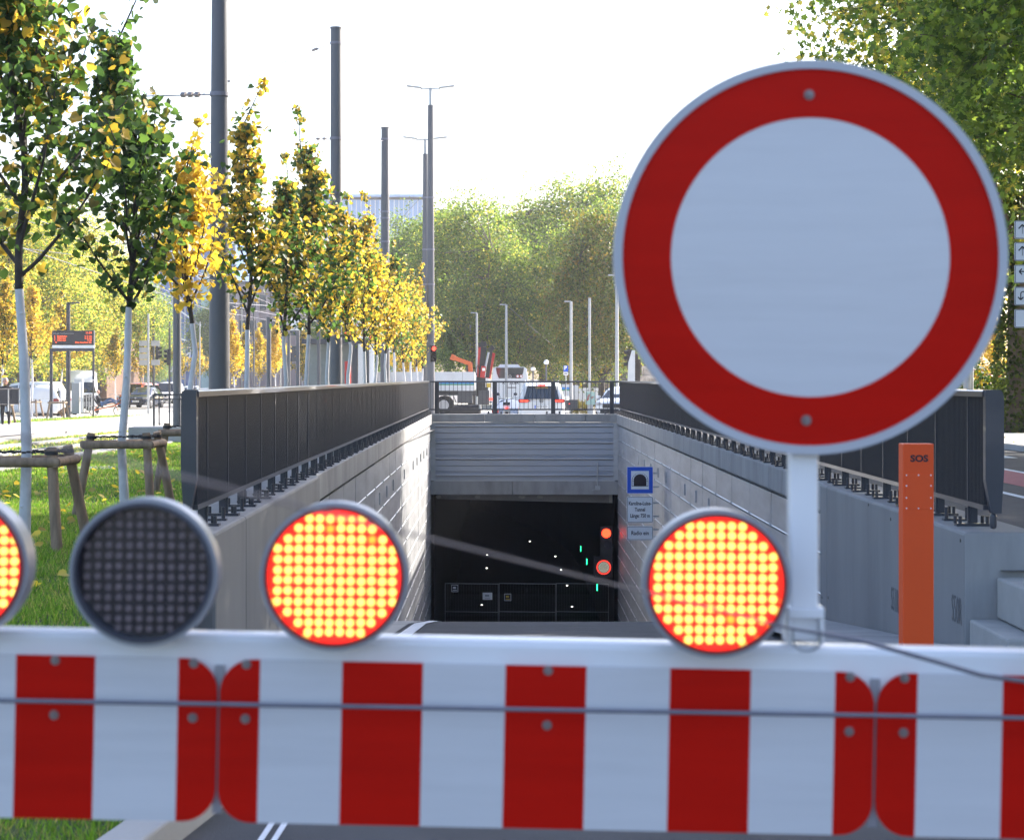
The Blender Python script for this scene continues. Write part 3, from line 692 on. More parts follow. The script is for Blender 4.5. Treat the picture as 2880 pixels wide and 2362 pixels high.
b = MB(); b.bb(-hw*.68, hw*.68, -.006, -.004, -hh*.68, hh*.68); b.build('white_field', M['sign_white'], ts)
def arch(r, zb): return [(-r, zb)]+[(r*math.cos(math.pi*(1-i/16)), zb+.13+r*math.sin(math.pi*i/16)) for i in range(17)]+[(r, zb)]
b = MB(); b.prism([(x_, z_) for x_, z_ in arch(.2, -.15)], 'Y', -.009, -.007); b.build('arch_outline', M['ink'], ts)
b = MB(); b.prism(arch(.188, -.14), 'Y', -.012, -.010); b.build('arch_stones', M['sign_white'], ts)
b = MB()
for i in range(0, 11): 
    a = math.pi*i/10; b.beam((.155*math.cos(a), -.0135, -.02+.155*math.sin(a)), (.19*math.cos(a), -.0135, -.02+.19*math.sin(a)), .001, .006)
b.build('stone_joints', M['ink'], ts)
b = MB(); b.prism(arch(.155, -.14), 'Y', -.017, -.015); b.build('arch_opening', M['sign_brown'], ts)
ns, hw, hh = sign_plate(1396, 1470, 'name_sign', 'white sign naming the tunnel and its length, under the blue tunnel sign')
for s_, dz in (('Karoline-Luise-', .15), ('Tunnel', 0.0), ('Länge: 750 m', -.15)): text('lettering', s_, .125, (0, -.008, dz), M['ink'], ns, sx=.72, bold=.003)
rs, hw, hh = sign_plate(1479, 1519, 'radio_sign', 'white sign reading Radio ein, lowest of the three tunnel signs')
text('lettering', 'Radio ein', .135, (0, -.008, 0), M['ink'], rs, sx=.85, bold=.002)

# ================================================================ RAILINGS
def RLx(Y): return lerp(-2.565, -2.87, (Y-16)/52.3)
def RRx(Y): return lerp(3.85, 3.70, (Y-16)/52.3)
RT = 1.45
def railing(side):
    s = -1 if side == 'L' else 1; X = RLx if side == 'L' else RRx
    root = empty('railing', (X(16), 16, WT), 'dark bar railing on the %s wall of the ramp' % ('left' if s < 0 else 'right'), 'railing')
    rel = lambda x, y, z: (x-X(16), y-16, z-WT)
    y0, y1 = 16.15, 68.25
    h = MB()     # hand rail with a rounded outer profile
    prof = [(-.012, -.055), (-.012, -.01), (0.0, 0), (.10, .004), (.125, -.008), (.135, -.03), (.135, -.055)]
    vs = []
    for y in (y0-.05, y1):
        vs += [rel(X(y)+s*a, y, RT+c) for a, c in prof]
    n_ = len(prof); h.add(vs, [(i, (i+1) % n_, n_+(i+1) % n_, n_+i) for i in range(n_)]+[tuple(range(n_)), tuple(range(2*n_-1, n_-1, -1))])
    h.build('hand_rail', M['rail_top'], root)
    h = MB(); h.beam(rel(X(y0)+s*.03, y0, .49), rel(X(y1)+s*.03, y1, .49), .05, .04); h.build('bottom_rail', M['rail_top'], root)
    # rounded end panel facing the viewer
    e = MB(); w0, w1 = 0, (.125 if s < 0 else .15)
    side_prof = []
    for i in range(9):
        a = R(90*i/8); side_prof.append((y0-.07+.10*(1-math.sin(a)) , RT+.004-.10*(1-math.cos(a)) ))
    # outline (front view) tapers towards the foot
    fr = [(w0, RT+.004), (w1-.03, RT+.004), (w1-.008, RT-.02), (w1, RT-.07), (w1+.002, .80), (w1-.02, .45), (w0+.05, .45), (w0+.0, .72)]
    e.prism([(X(y0)-X(16)+s*a, c-WT) for a, c in (fr if s > 0 else fr[::-1])], 'Y', y0-16-.11, y0-16-.02)
    e.bb(*(sorted((X(y0)-X(16)+s*.045, X(y0)-X(16)+s*.10))), y0-16-.1, y0-16-.03, .02, .45-WT)
    e.build('end_panel', M['rail_top'], root, bevel=.025)
    posts, bars, feet = [], MB(), MB()
    y = y0+.55
    yb = y0+.03
    while yb < y1-.02:
        x = X(yb)+s*.03; bars.box(rel(x, yb, (RT-.04+.50)/2), (.034, .0105, RT-.06-.50)); yb += .048
    bars.build('bars', M['anthracite_bar'], root)
    while y < y1:
        p = MB(); x = X(y)+s*.025
        p.bb(*sorted((x-X(16)-s*.020, x-X(16)+s*.03)), y-16-.009, y-16+.009, WT-WT+.02, RT-.03-WT)
        p.build('post', M['rail_top'], root)
        xx = x-X(16)+s*.03
        feet.bb(xx-.03, xx+.03, y-16-.03, y-16+.03, .025, .18)
        feet.bb(xx-.15, xx+.15, y-16-.055, y-16+.055, .0, .022)
        for dx in (-.115, .115):
            feet.cyl((xx+dx, y-16-.02, .022), (xx+dx, y-16-.02, .085), .015, n=8)
            feet.cyl((xx+dx-.03, y-16+.03, .022), (xx+dx-.03, y-16+.03, .085), .015, n=8)
        y2 = y+.62
        if y2 < y1:
            feet.bb(xx-.12, xx+.12, y2-16-.04, y2-16+.04, 0, .018)
            for dx in (-.09, .09): feet.cyl((xx+dx, y2-16, .018), (xx+dx, y2-16, .12), .017, n=8)
        y += 1.25
    feet.build('base_plates', M['anthracite'], root)
    return root
railing('L'); railing('R')
cr = empty('railing', (RLx(68.3), 68.3, WT), 'open railing with thin bars across the top of the tunnel portal', 'railing')
Lc = RRx(68.3)-RLx(68.3)
b = MB(); b.beam((0, 0, RT-WT-.03), (Lc, 0, RT-WT-.03), .12, .06); b.build('hand_rail', M['rail_top'], cr, bevel=.01)
b = MB(); b.beam((0, 0, .16), (Lc, 0, .16), .05, .05); b.build('bottom_rail', M['anthracite'], cr)
pxs = [(x-1205)*68.3/F for x in (1227, 1390, 1554, 1719)]
for x in pxs:
    b = MB(); b.bb(x-.075, x+.075, -.02, .05, .0, RT-WT-.06); b.bb(x-.13, x+.13, -.06, .07, 0, .02)
    for dx in (-.22, .22): b.bb(x+dx-.03, x+dx+.03, -.04, .04, 0, .1)
    b.bb(x-.27, x+.27, -.045, .045, 0, .015)
    b.build('post', M['anthracite'], cr)
b = MB()
for x0, x1 in zip(pxs, pxs[1:]):
    for i in range(1, 14): xx = lerp(x0, x1, i/14); b.bb(xx-.009, xx+.009, -.012, .012, .18, RT-WT-.055)
for xx in (.05, .14, .23): b.bb(xx-.009, xx+.009, -.012, .012, .18, RT-WT-.055)
b.bb(Lc-.13, Lc-.11, -.012, .012, .18, RT-WT-.055)
b.build('bars', M['anthracite_bar'], cr)

# ================================================================ SOS PILLAR
Yp = 10.6; so = empty('emergency_pillar', (at(2583, 1400, Yp).x, Yp, ramp_z(Yp)), 'tall orange metal pillar lettered SOS beside the right wall', 'emergency pillar')
hw = 43.5*Yp/F; ht = at(0, 1248, Yp).z-ramp_z(Yp); so.rotation_euler = (0, 0, 0)
b = MB(); b.bb(-hw, hw, 0, .12, -.1, ht); b.build('body', M['sos_orange'], so, bevel=.004)
b = MB(); q0, q1 = ht-(1333-1248)*Yp/F, ht-(1432-1248)*Yp/F
b.bb(-hw*.86, hw*.92, -.0025, 0, q1, q0); pl = b.build('service_panel', M['sos_orange'], so, bevel=.001)
b = MB()
for x_ in (-.78, .0, .8):
    for z_ in (.97, .03): b.cyl((hw*x_, -.003, lerp(q1, q0, z_)), (hw*x_, -.006, lerp(q1, q0, z_)), .0038, n=10)
for x_ in (-.78, .8):
    for z_ in (.33, .67): b.cyl((hw*x_, -.003, lerp(q1, q0, z_)), (hw*x_, -.006, lerp(q1, q0, z_)), .0038, n=10)
b.build('screws', M['sign_white'], pl)
b = MB(); b.bb(-hw*.62, hw*.66, -.0015, 0, ht-.118, ht-.05); b.build('label_field', M['sos_orange'], so, bevel=.0005)
text('lettering', 'SOS', .049, (0.004, -.003, ht-(1290-1248)*Yp/F), M['ink'], so, bold=.0018, sx=1.12)

# ================================================================ TREES
def young_tree(seed, H, nleaf, crown_r=1.0, z0=2.45, leaf=.105, wash=True, far=False):
    """young lime: straight stem, ascending limbs, leaves in clusters along the twigs; returns the meshes"""
    rg = random.Random(seed); nr = np.random.default_rng(seed)
    bend = [Vector((rg.uniform(-.03, .03)*k, rg.uniform(-.03, .03)*k, 0)) for k in range(10)]
    def stem(z):
        t = max(z, 0)/H*8; k = min(int(t), 8); return bend[k].lerp(bend[min(k+1, 9)], t-k)+Vector((0, 0, z))
    def rad(z): return max(.046*(1-z/H)**.8+.004, .004) if z > .3 else .052
    n = 7 if far else 12
    tm, wm, bm, anch = MB(), MB(), MB(), []
    zz = [i*.3 for i in range(int(H/.3))]+[H]
    cut = 2.35
    zw = [i*.15 for i in range(int(cut/.15)+1)]+[cut]
    if wash:
        wm.tube([stem(z) for z in zw], [rad(z)*(1.04+.1*rg.random()*(rg.random() < .35)) for z in zw], n)
        for i in range(9):
            z = rg.uniform(.25, 2.2); a = rg.uniform(0, 6.28); p = stem(z)+Vector((math.cos(a), math.sin(a), 0))*rad(z)*.75
            wm.sphere(p, rad(z)*.55, 8, 6, sc=(1, 1, .6))
        tm.tube([stem(z) for z in [cut-.02]+[z for z in zz if z > cut]], [rad(z) for z in [cut-.02]+[z for z in zz if z > cut]], n)
    else: tm.tube([stem(z) for z in zz], [rad(z) for z in zz], n)
    nl = 18 if not far else 12
    for i in range(nl):
        t = i/(nl-1); z = z0+(H*.84-z0)*t**1.15
        prof = crown_r*(1.25*(1-t)**1.35+.10)*(.8 if t < .12 else 1)
        L = max(prof*rg.uniform(.75, 1.25), .22)*1.25
        a = i*2.4+rg.uniform(-.5, .5); el = R(rg.uniform(38, 66)+8*t)
        p = stem(z); d = Vector((math.cos(a)*math.cos(el), math.sin(a)*math.cos(el), math.sin(el)))
        pts = [p]; k = 6
        for j in range(k):
            d = (d+Vector((rg.uniform(-.14, .14), rg.uniform(-.14, .14), rg.uniform(.0, .13)))).normalized(); pts.append(pts[-1]+d*L/k*1.2)
        r0 = rad(z)*.55
        bm.tube(pts, [r0*(1-.8*j/k)+.002 for j in range(k+1)], 6 if not far else 4)
        for j in range(1, k+1):
            for q in range(3 if j > 1 else 1): anch.append((pts[j].lerp(pts[j-1], rg.random()), .13+.05*rg.random(), 1))
            if rg.random() < .8 and j > 1:
                e = (d+Vector((rg.uniform(-1, 1), rg.uniform(-1, 1), rg.uniform(-.5, .35)))).normalized()*rg.uniform(.2, .5)*min(L, 1.2)
                tw = [pts[j], pts[j]+e*.5+Vector((0, 0, .02)), pts[j]+e]
                bm.tube(tw, [.006, .004, .002], 4)
                for q in range(3): anch.append((tw[0].lerp(tw[2], rg.uniform(.35, 1.05)), .12+.05*rg.random(), 1))
    z = H*.66
    while z < H: anch.append((stem(z), .09, 2.2)); z += rg.uniform(.09, .30)
    anch.append((stem(H)-Vector((0, 0, .03)), .06, 3.0))
    # clusters of leaves
    A = np.array([tuple(a[0]) for a in anch]); S = np.array([a[1] for a in anch]); W = np.array([a[2] for a in anch])*nr.uniform(.25, 1.6, len(anch)); W /= W.sum()
    idx = nr.choice(len(A), nleaf, p=W)
    P = A[idx]+nr.normal(size=(nleaf, 3))*S[idx][:, None]*.72*np.array([1, 1, .8])
    me = leaves('leaves', P, leaf, nr, 'quad' if far else 'heart', M['lime_leaf'], droop=1.3)
    return tm, wm, bm, me
def make_young(name, proto):
    tm, wm, bm, me = proto
    root = empty(name)
    tm.build('trunk', M['bark_dark'], root)
    if wm.v: wm.build('whitewashed_trunk', M['whitewash'], root)
    bm.build('branches', M['bark_dark'], root)
    mesh_obj('crown', me, root)
    index_kids(root); return root
PR = [make_young('lime_tree', young_tree(11, 6.9, 3100, 1.12, leaf=.097)), make_young('lime_tree', young_tree(22, 6.1, 2600, .92, z0=2.3, leaf=.097)),
      make_young('lime_tree', young_tree(33, 5.2, 1800, .88, leaf=.097)), make_young('lime_tree', young_tree(44, 6.5, 1800, .82, z0=2.6, leaf=.097)),
      make_young('lime_tree', young_tree(55, 5.9, 2500, 1.0, z0=2.4, leaf=.097))]
used = set()
def place_young(k, x, Y, rz, sc, autumn, label, group, protos=PR, X=None, name=None):
    p = protos[k]
    o = p if id(p) not in used else copy_tree(p); used.add(id(p))
    X = (x-CX)*Y/F if X is None else X
    o.location = (X, Y, gz(Y)); o.rotation_euler = (0, 0, rz); o.scale = (sc, sc, sc if isinstance(sc, float) else 1)
    if name: o.name = name
    for c in o.children_recursive: c.color = (autumn, 0, 0, 1)
    tag(o, label, 'tree', group); return o
GR = 'young lime trees with whitewashed trunks beside the ramp'
ord_ = ['first', 'second', 'third', 'fourth', 'fifth', 'sixth', 'seventh', 'eighth', 'ninth', 'tenth', 'eleventh', 'twelfth', 'thirteenth', 'fourteenth', 'fifteenth', 'sixteenth']
rowY = [(67, 17.8, 0, .3, 1.0, .33), (352, 22.4, 1, 1.2, 1.0, .24), (542, 27.2, 2, 2.0, .98, .95), (697, 32.9, 3, 4.0, 1.0, .50), (801, 38.2, 4, .4, 1.0, .42), (863, 42.3, 0, 3.5, 1.06, 0.39), (926, 47.5, 1, 5.2, 1.06, 0.47), (983, 53.4, 4, 2.1, 1.12, 0.53), (1027, 59, 0, 1.1, 1.06, 0.56), (1058, 64, 4, 3.3, 1.06, 0.64), (1082, 69, 2, 5.5, 1.12, 0.72), (1109, 74, 4, .9, 1.18, 0.38), (1135, 80, 1, 2.7, 1.06, 0.51), (1155, 86, 4, 4.4, 1.12, 0.56), (1174, 92, 0, .2, 1.06, 0.59), (1188, 98, 4, 3.8, 1.06, 0.55)]
first_lab = {0: 'green young tree with thick white trunk at the far left edge', 1: 'dark green young tree with tall leader left of the big grey mast', 2: 'golden yellow young tree beside the big grey mast', 3: 'slim green young tree right of the big grey mast'}
for i, (x, Y, k, rz, sc, au) in enumerate(rowY):
    place_young(k, x, Y, rz, float(sc), au, first_lab.get(i, 'young lime with white trunk, %s in the row counted from the viewer' % ord_[i]), GR)
# low detail prototypes for rows farther away
PF = [make_young('street_tree', young_tree(101, 6.2, 3600, 1.15, z0=2.0, leaf=.125, far=True)), make_young('street_tree', young_tree(102, 5.8, 3400, 1.05, z0=2.2, leaf=.125, far=True))]
GF = 'young street trees beyond the tram platform'
far_rows = [(5, 76, 0, 1.0, .62, 'yellow young street tree at the left edge behind the dark panelled railing'), (90, 104, 1, 1.3, .75, 'orange yellow young street tree behind the first white trunk'), (172, 108, 0, 1.1, .6, 'young street tree behind the passenger display board'),
            (325, 125, 1, .95, .55, 'yellowish young street tree just right of the display board lamp post'), (395, 150, 0, 1.0, .6, 'small street tree above the dark car'), (430, 170, 1, .95, .45, 'small greenish street tree behind the grey lane boards'),
            (505, 150, 0, .95, .6, 'small street tree seen between the slim mast and the third white trunk'), (560, 175, 1, 1.0, .7, 'small yellow street tree left of the big grey mast foot'), (660, 118, 0, 1.0, .92, 'bright orange street tree just right of the big mast'),
            (690, 132, 1, 1.0, .6, 'yellow green street tree behind the fourth white trunk'), (730, 145, 0, 1.0, .78, 'golden street tree left of the insulator pole'), (775, 128, 1, 1.05, .85, 'golden street tree right of the insulator pole'),
            (850, 150, 0, 1.0, .55, 'dull green street tree behind the white truck cab'), (1135, 118, 1, .95, .85, 'orange street tree behind the truck bed'), (1170, 125, 0, 1.0, .8, 'yellow street tree behind the truck bed near the signal mast'),
            (1265, 120, 1, .95, .1, 'slender green tree between the signal mast and the crane')]
for x, Y, k, sc, au, lab in far_rows: place_young(k, x, Y, random.Random(x).uniform(0, 6), float(sc), au, lab, GF, PF)

def big_tree(seed, H, Rx, z0, nclump, nleaf, leaf, lm, trunk_r=.32, shape='quad', clump_r=1.25, lobe=1.0):
    rg = random.Random(seed); nr = np.random.default_rng(seed)
    tm, bm = MB(), MB()
    fork = Vector((rg.uniform(-.3, .3), rg.uniform(-.3, .3), z0*.95))
    zs = [0, .3, 1.0, z0*.45, z0*.75, z0*.95]
    tm.tube([Vector((fork.x*z/(z0*.95)+rg.uniform(-.05, .05), fork.y*z/(z0*.95), z)) for z in zs], [trunk_r*1.35, trunk_r*1.1, trunk_r, trunk_r*.92, trunk_r*.88, trunk_r*.8], 12)
    cz = (z0+H)/2; Rz = (H-z0)/2; C = []
    tries = 0
    while len(C) < nclump and tries < nclump*60:
        tries += 1
        v = Vector((rg.gauss(0, 1), rg.gauss(0, 1), rg.gauss(0, 1))).normalized()
        rr = rg.uniform(.45, 1.0)**.6
        a = math.atan2(v.y, v.x); wob = 1+.22*lobe*noise.noise(Vector((v.x*1.7+seed, v.y*1.7, v.z*1.7)))*2
        taper = 1-.30*max(v.z, 0)
        p = Vector((v.x*Rx*rr*wob*taper, v.y*Rx*rr*wob*taper, cz+v.z*Rz*rr*wob))
        if all((p-q).length > clump_r*.85 for q, _ in C): C.append((p, clump_r*rg.uniform(.7, 1.25)))
    limbs = []
    for i in range(7):
        a = i*2*math.pi/7+rg.uniform(-.4, .4); L = Rx*rg.uniform(.45, .7); q = fork+Vector((math.cos(a)*L, math.sin(a)*L, rg.uniform(.25, .8)*(H-z0)))
        mid = fork.lerp(q, .5)+Vector((math.cos(a)*L*.15, math.sin(a)*L*.15, -.15*L))
        pts = [fork, fork.lerp(mid, .5)+Vector((rg.uniform(-.2, .2), rg.uniform(-.2, .2), 0)), mid, mid.lerp(q, .5)+Vector((rg.uniform(-.3, .3), rg.uniform(-.3, .3), .1)), q]
        bm.tube(pts, [trunk_r*.55, trunk_r*.42, trunk_r*.33, trunk_r*.24, trunk_r*.12], 7); limbs += pts[1:]
    for p, r in C:
        q = min(limbs, key=lambda l: (l-p).length+abs(l.z-p.z)*.3)
        m_ = q.lerp(p, .5)+Vector((rg.uniform(-.3, .3), rg.uniform(-.3, .3), rg.uniform(-.1, .3)))
        bm.tube([q, m_, p, p+(p-m_)*.35], [trunk_r*.16, trunk_r*.1, .03, .01], 5)
    CP = np.array([tuple(p) for p, r in C]); CR = np.array([r for p, r in C])
    w = CR**2; w /= w.sum(); idx = nr.choice(len(C), nleaf, p=w)
    d = nr.normal(size=(nleaf, 3)); d /= np.linalg.norm(d, axis=1, keepdims=True)
    rad_ = CR[idx]*(nr.uniform(0, 1, nleaf)**.42)*nr.uniform(.8, 1.12, nleaf)
    off = d*rad_[:, None]*np.array([1.15, 1.15, .8]); 
    # break each clump into small twig sprays
    tw = nr.normal(size=(len(C)*26, 3))*.62; tj = nr.integers(0, 26, nleaf)
    spr = tw[idx*26+tj]*CR[idx][:, None]
    P = CP[idx]+np.where(nr.uniform(0, 1, nleaf)[:, None] < .65, spr+nr.normal(size=(nleaf, 3))*.19*CR[idx][:, None], off)
    return tm, bm, leaves('leaves', P, leaf, nr, shape, lm, droop=.6)
def make_big(name, proto, bark='bark'):
    tm, bm, me = proto; root = empty(name)
    tm.build('trunk', M[bark], root); bm.build('branches', M[bark], root); mesh_obj('crown', me, root)
    index_kids(root); return root
def place_big(p, x, y, sc, rz, autumn, label, group=None, z=None, name=None):
    o = p if id(p) not in used else copy_tree(p); used.add(id(p))
    o.location = (x, y, gz(y) if z is None else z); o.rotation_euler = (0, 0, rz); o.scale = sc if isinstance(sc, tuple) else (sc, sc, sc)
    if name: o.name = name
    for c in o.children_recursive: c.color = (autumn, 0, 0, 1)
    return tag(o, label, 'tree', group)
PA = make_big('plane_tree', big_tree(7, 17, 6.0, 5.2, 105, 40000, .22, M['plane_leaf'], .36, 'lobed', 1.35))
PB = make_big('plane_tree', big_tree(8, 17, 6.2, 4.2, 120, 62000, .21, M['plane_leaf'], .38, 'quad', 1.35))
PC = make_big('chestnut_tree', big_tree(9, 14, 4.2, 2.2, 85, 42000, .19, M['chestnut_leaf'], .3, 'quad', 1.2, .7), 'bark_dark')
# planes along the right side of the road (most stand outside the frame and shade the foreground)
GP = 'plane trees along the right side of the road'
place_big(PA, 14.6, 57, (.87, 1.0, 1.0), .4, .42, 'large overhanging plane tree filling the top right corner behind the round sign', GP)
for i, (x, y, sc, rz) in enumerate([(14.5, 45, .95, 2.1), (15, 33.5, 1.0, 4.0), (14.5, 22, 1.0, 5.2), (14, 11, .95, 1.0), (24, 18, 1.05, 3.0), (24.5, 31, 1.1, .2), (25, 45, 1.05, 2.6), (6, -14, 1.0, 2.2), (21, 4, 1.0, 2.2)]):
    if i in (0, 1): place_big(PA, x, y, sc, rz, .2, ['large plane tree at the right edge, next in front of the overhanging one', 'plane tree outside the right edge above the dark road'][i], GP)
    elif i not in (7,): place_big(PA, x, y, sc, rz, .2, 'plane tree standing outside the right edge of the picture', GP)
# ivy on the near trunk
nr = np.random.default_rng(4); N = 4200; z = nr.uniform(0, 7.0, N); a = nr.uniform(0, 6.283, N); rr = .42+.16*nr.random(N)+.2*np.sin(z*1.3)*.3
P = np.stack([np.cos(a)*rr, np.sin(a)*rr, z], 1)
iv = mesh_obj('ivy', leaves('ivy', P, .12, nr, 'heart', M['chestnut_leaf'], .8, outward=np.stack([np.cos(a), np.sin(a), 0*a], 1)))
iv.location = (14.5, 57, gz(57)); iv.color = (.0, 0, 0, 1); tag(iv, 'dark ivy climbing the trunk of the plane tree behind the arrow signs', 'ivy')
# the mass of big trees beyond the crossing
GB = 'big plane trees beyond the crossing'
back = [(1135, 172, 0.82, 0.20, 'dark green plane tree behind the two lamp masts, leftmost of the big trees'), (1215, 165, 0.94, 0.17, 'plane tree just right of the lamp masts'), (1330, 150, 0.90, 0.29, 'plane tree above the red crane'), (1440, 158, 0.91, 0.24, 'plane tree above the white bus'),
        (1530, 163, 0.77, 0.34, 'lower yellowish plane tree above the globe lamps'), (1605, 165, 1.10, 0.31, 'tallest pale green plane tree near the middle of the far trees'), (1700, 150, 0.91, 0.27, 'plane tree partly hidden by the left edge of the round sign'), (1800, 160, 0.96, 0.20, 'plane tree wholly behind the round sign'), (1010, 185, 0.70, 0.27, 'distant green tree left of the lamp masts behind the masts row')]
rgb = random.Random(77)
for x, Y, sc, au, lab in back: place_big(PB, (x-CX)*Y/F, Y, sc, rgb.uniform(0, 6), au, lab, GB)
place_big(PC, (1690-CX)*128/F, 128, (.80, .80, .90), 1.0, .35, 'dark brownish green chestnut tree left of the round sign', GB)
GL = 'large yellow green trees across the left road'
left = [(-30, 118, .80, 0.48, 'large yellow green tree at the far left edge'), (60, 128, .80, 0.44, 'large yellow tree behind the dark panelled railing'), (160, 135, .80, 0.52, 'large golden tree above the passenger display'), (265, 150, .74, 0.40, 'yellow green tree above the white van'), (345, 190, .72, 0.24, 'olive green tree behind the second white trunk'),
        (-130, 140, .9, 0.40, 'yellow green tree mostly outside the left edge'), (650, 230, .75, 0.16, 'distant hazy green tree right of the big mast'), (420, 245, .6, 0.24, 'distant green tree in front of the blue glass building')]
for x, Y, sc, au, lab in left: place_big(PB, (x-CX)*Y/F, Y, sc, rgb.uniform(0, 6), au, lab, GL)
# small orange tree and shrubs at the right edge
o = place_young(1, 2800, 74, 1.0, .72, 1.0, 'small orange tree behind the red board at the right edge', None, PF)
o.scale = (1.0, 1.0, .72); o.location.z = gz(74)+.2
def shrub(seed, w, h, n, leaf):
    nr = np.random.default_rng(seed); st = nr.uniform(-1, 1, (90, 2))*np.array([w*.45, w*.3]); hh = h*nr.uniform(.55, 1.05, 90)
    i = nr.integers(0, 90, n); t = nr.uniform(0, 1, n)**.7; dr = nr.normal(size=(90, 2))*.28
    P = np.stack([st[i, 0]+dr[i, 0]*t*h*.6, st[i, 1]+dr[i, 1]*t*h*.6, t*hh[i]], 1)+nr.normal(size=(n, 3))*.05
    return leaves('shrub', P, leaf, nr, 'quad', M['shrub_leaf'], -.4)
sm1 = shrub(1, 3.2, 1.9, 9000, .10)
for i, (x, y, sc, au, lab) in enumerate([(15.0, 62, 1.15, .3, 'tall loose green shrub at the right edge below the orange board'), (17.0, 58, 1.2, .25, 'green shrub at the right edge nearest the pavement'), (16.6, 67, 1.0, .4, 'green shrub behind the others below the orange tree'), (19.5, 60, 1.2, .2, 'green shrub outside the right edge'),
        (6.2, 118, .5, .5, 'low green shrub bed behind the portal railing'), (4.2, 120, .45, .7, 'low yellowish shrub bed right of the dark bin')]):
    s_ = mesh_obj('shrub', sm1); s_.location = (x, y, gz(y)); s_.scale = (sc,)*3; s_.color = (au, 0, 0, 1); s_.rotation_euler = (0, 0, i*1.3); tag(s_, lab, 'shrub', 'shrubs')

# grass blades on the lawn and a sparser cover along the tram track
def grass(name, x0, x1, y0, y1, dens, h, w, seed, zf=gz, keep=None):
    nr = np.random.default_rng(seed); N = int((x1-x0)*(y1-y0)*dens)
    x = nr.uniform(x0, x1, N); y = nr.uniform(y0, y1, N)
    if keep is not None: k = keep(x, y); x, y = x[k], y[k]; N = len(x)
    cl = np.sin(x*3.1+np.sin(y*2.3)*2)*np.cos(y*1.7+x)*.5+.5
    hh = h*nr.uniform(.5, 1.25, N)*(.7+.6*cl); a = nr.uniform(0, 6.283, N); ww = w*nr.uniform(.6, 1.3, N)
    lx, ly = nr.normal(size=N)*.4*hh, nr.normal(size=N)*.4*hh
    z = np.interp(y, [0, 40, 120], [0, 0, -.65])
    A = np.stack([x-np.cos(a)*ww, y-np.sin(a)*ww, z], 1); B = np.stack([x+np.cos(a)*ww, y+np.sin(a)*ww, z], 1); T = np.stack([x+lx, y+ly, z+hh], 1)
    V = np.stack([A, B, T], 1).reshape(-1, 3)
    me = np_mesh(name, V, np.arange(3*N), np.full(N, 3), M['grass_blade'])
    o = mesh_obj(name, me); o.color = (.28, 0, 0, 1); return tag(o, kind='stuff')
ke = lambda x, y: x < np.interp(y, [5.5, 7.3, 8.2, 9, 11.5, 16, 68], [-1.5, -1.25, -1.35, -1.6, -2.5, -2.75, -3.2])
grass('lawn_grass', -4.4, -1.2, 5.2, 10, 3600, .06, .0035, 1, keep=ke)
grass('lawn_grass', -8.2, -2.0, 10, 24, 2300, .05, .005, 2, keep=ke)
grass('lawn_grass', -8.4, -3.0, 24, 50, 700, .05, .009, 3, keep=ke)
tg = grass('track_grass', -13.2, -8.5, 26, 90, 90, .06, .02, 4); tg.color = (.62, 0, 0, 1)
vg = grass('verge_grass_blades', -22.3, -19.2, 45, 108, 60, .1, .03, 5); vg.color = (.4, 0, 0, 1)

# timber stake frames round the young trees
def stake_frame():
    root = empty('tree_stake_frame')
    tops = [Vector((-.34, -.2, .93)), Vector((.28, -.22, .93)), Vector((.3, .33, .93))]
    foot = [Vector((-.50, -.3, -.03)), Vector((.36, -.34, -.03)), Vector((.46, .5, -.03))]
    for t, f in zip(tops, foot):
        b = MB(); b.tube([f, f.lerp(t, .5), t], [.050, .048, .045], 14); b.build('post', M['wood_post'], root)
    for i, j in ((0, 1), (1, 2), (2, 0)):
        b = MB(); a, c = tops[i].copy(), tops[j].copy(); a.z = c.z = .80+.002*i; e = (c-a).normalized()*.09
        oo = Vector((0, -.06, 0)) if i == 0 else Vector((.06, 0, 0)) if i == 1 else Vector((-.04, .05, 0))
        b.tube([a-e+oo, c+e+oo], [.045, .043], 14); b.build('crossbar', M['wood_post'], root)
    b = MB()
    for i, j in ((0, 1), (1, 2), (2, 0)):
        a, c = tops[i].copy(), tops[j].copy(); n_ = 14
        for k in range(n_):
            p, q = a.lerp(c, k/n_), a.lerp(c, (k+.8)/n_); p.z = q.z = .885+.006*(k % 2); b.beam(p, q, .028, .018)
    for t in tops: b.cyl((t.x, t.y, .865), (t.x, t.y, .90), .06, n=12)
    b.build('strap', M['strap'], root)
    index_kids(root); return root
SF = stake_frame(); SG = 'timber stake frames round the young trees'
sf = [((67-CX)*17.8/F+.02, 17.8, .0, 'stake frame around the leftmost white trunk'), ((352-CX)*22.4/F, 22.4, 0, 'stake frame around the trunk left of the dark end panel'), ((542-CX)*27.2/F, 27.2, 0, 'stake frame half hidden by the dark end panel'),
      ((5-CX)*76/F, 76, 0, 'distant stake frame in front of the dark panelled railing at the left edge'), ((90-CX)*104/F, 104, 0, 'distant stake frame between the railing and the display board'), ((163-CX)*97/F, 97, 0, 'distant stake frame between the display board legs')]
for i, (x, y, rz, lab) in enumerate(sf):
    o = SF if i == 0 else copy_tree(SF)
    k = 1.0
    o.location = (x, y, gz(y)); o.rotation_euler = (0, 0, rz+(.0, .0, .15, .1, -.1, .05)[i]); o.scale = (k, k, k); tag(o, lab, 'tree stakes', SG)
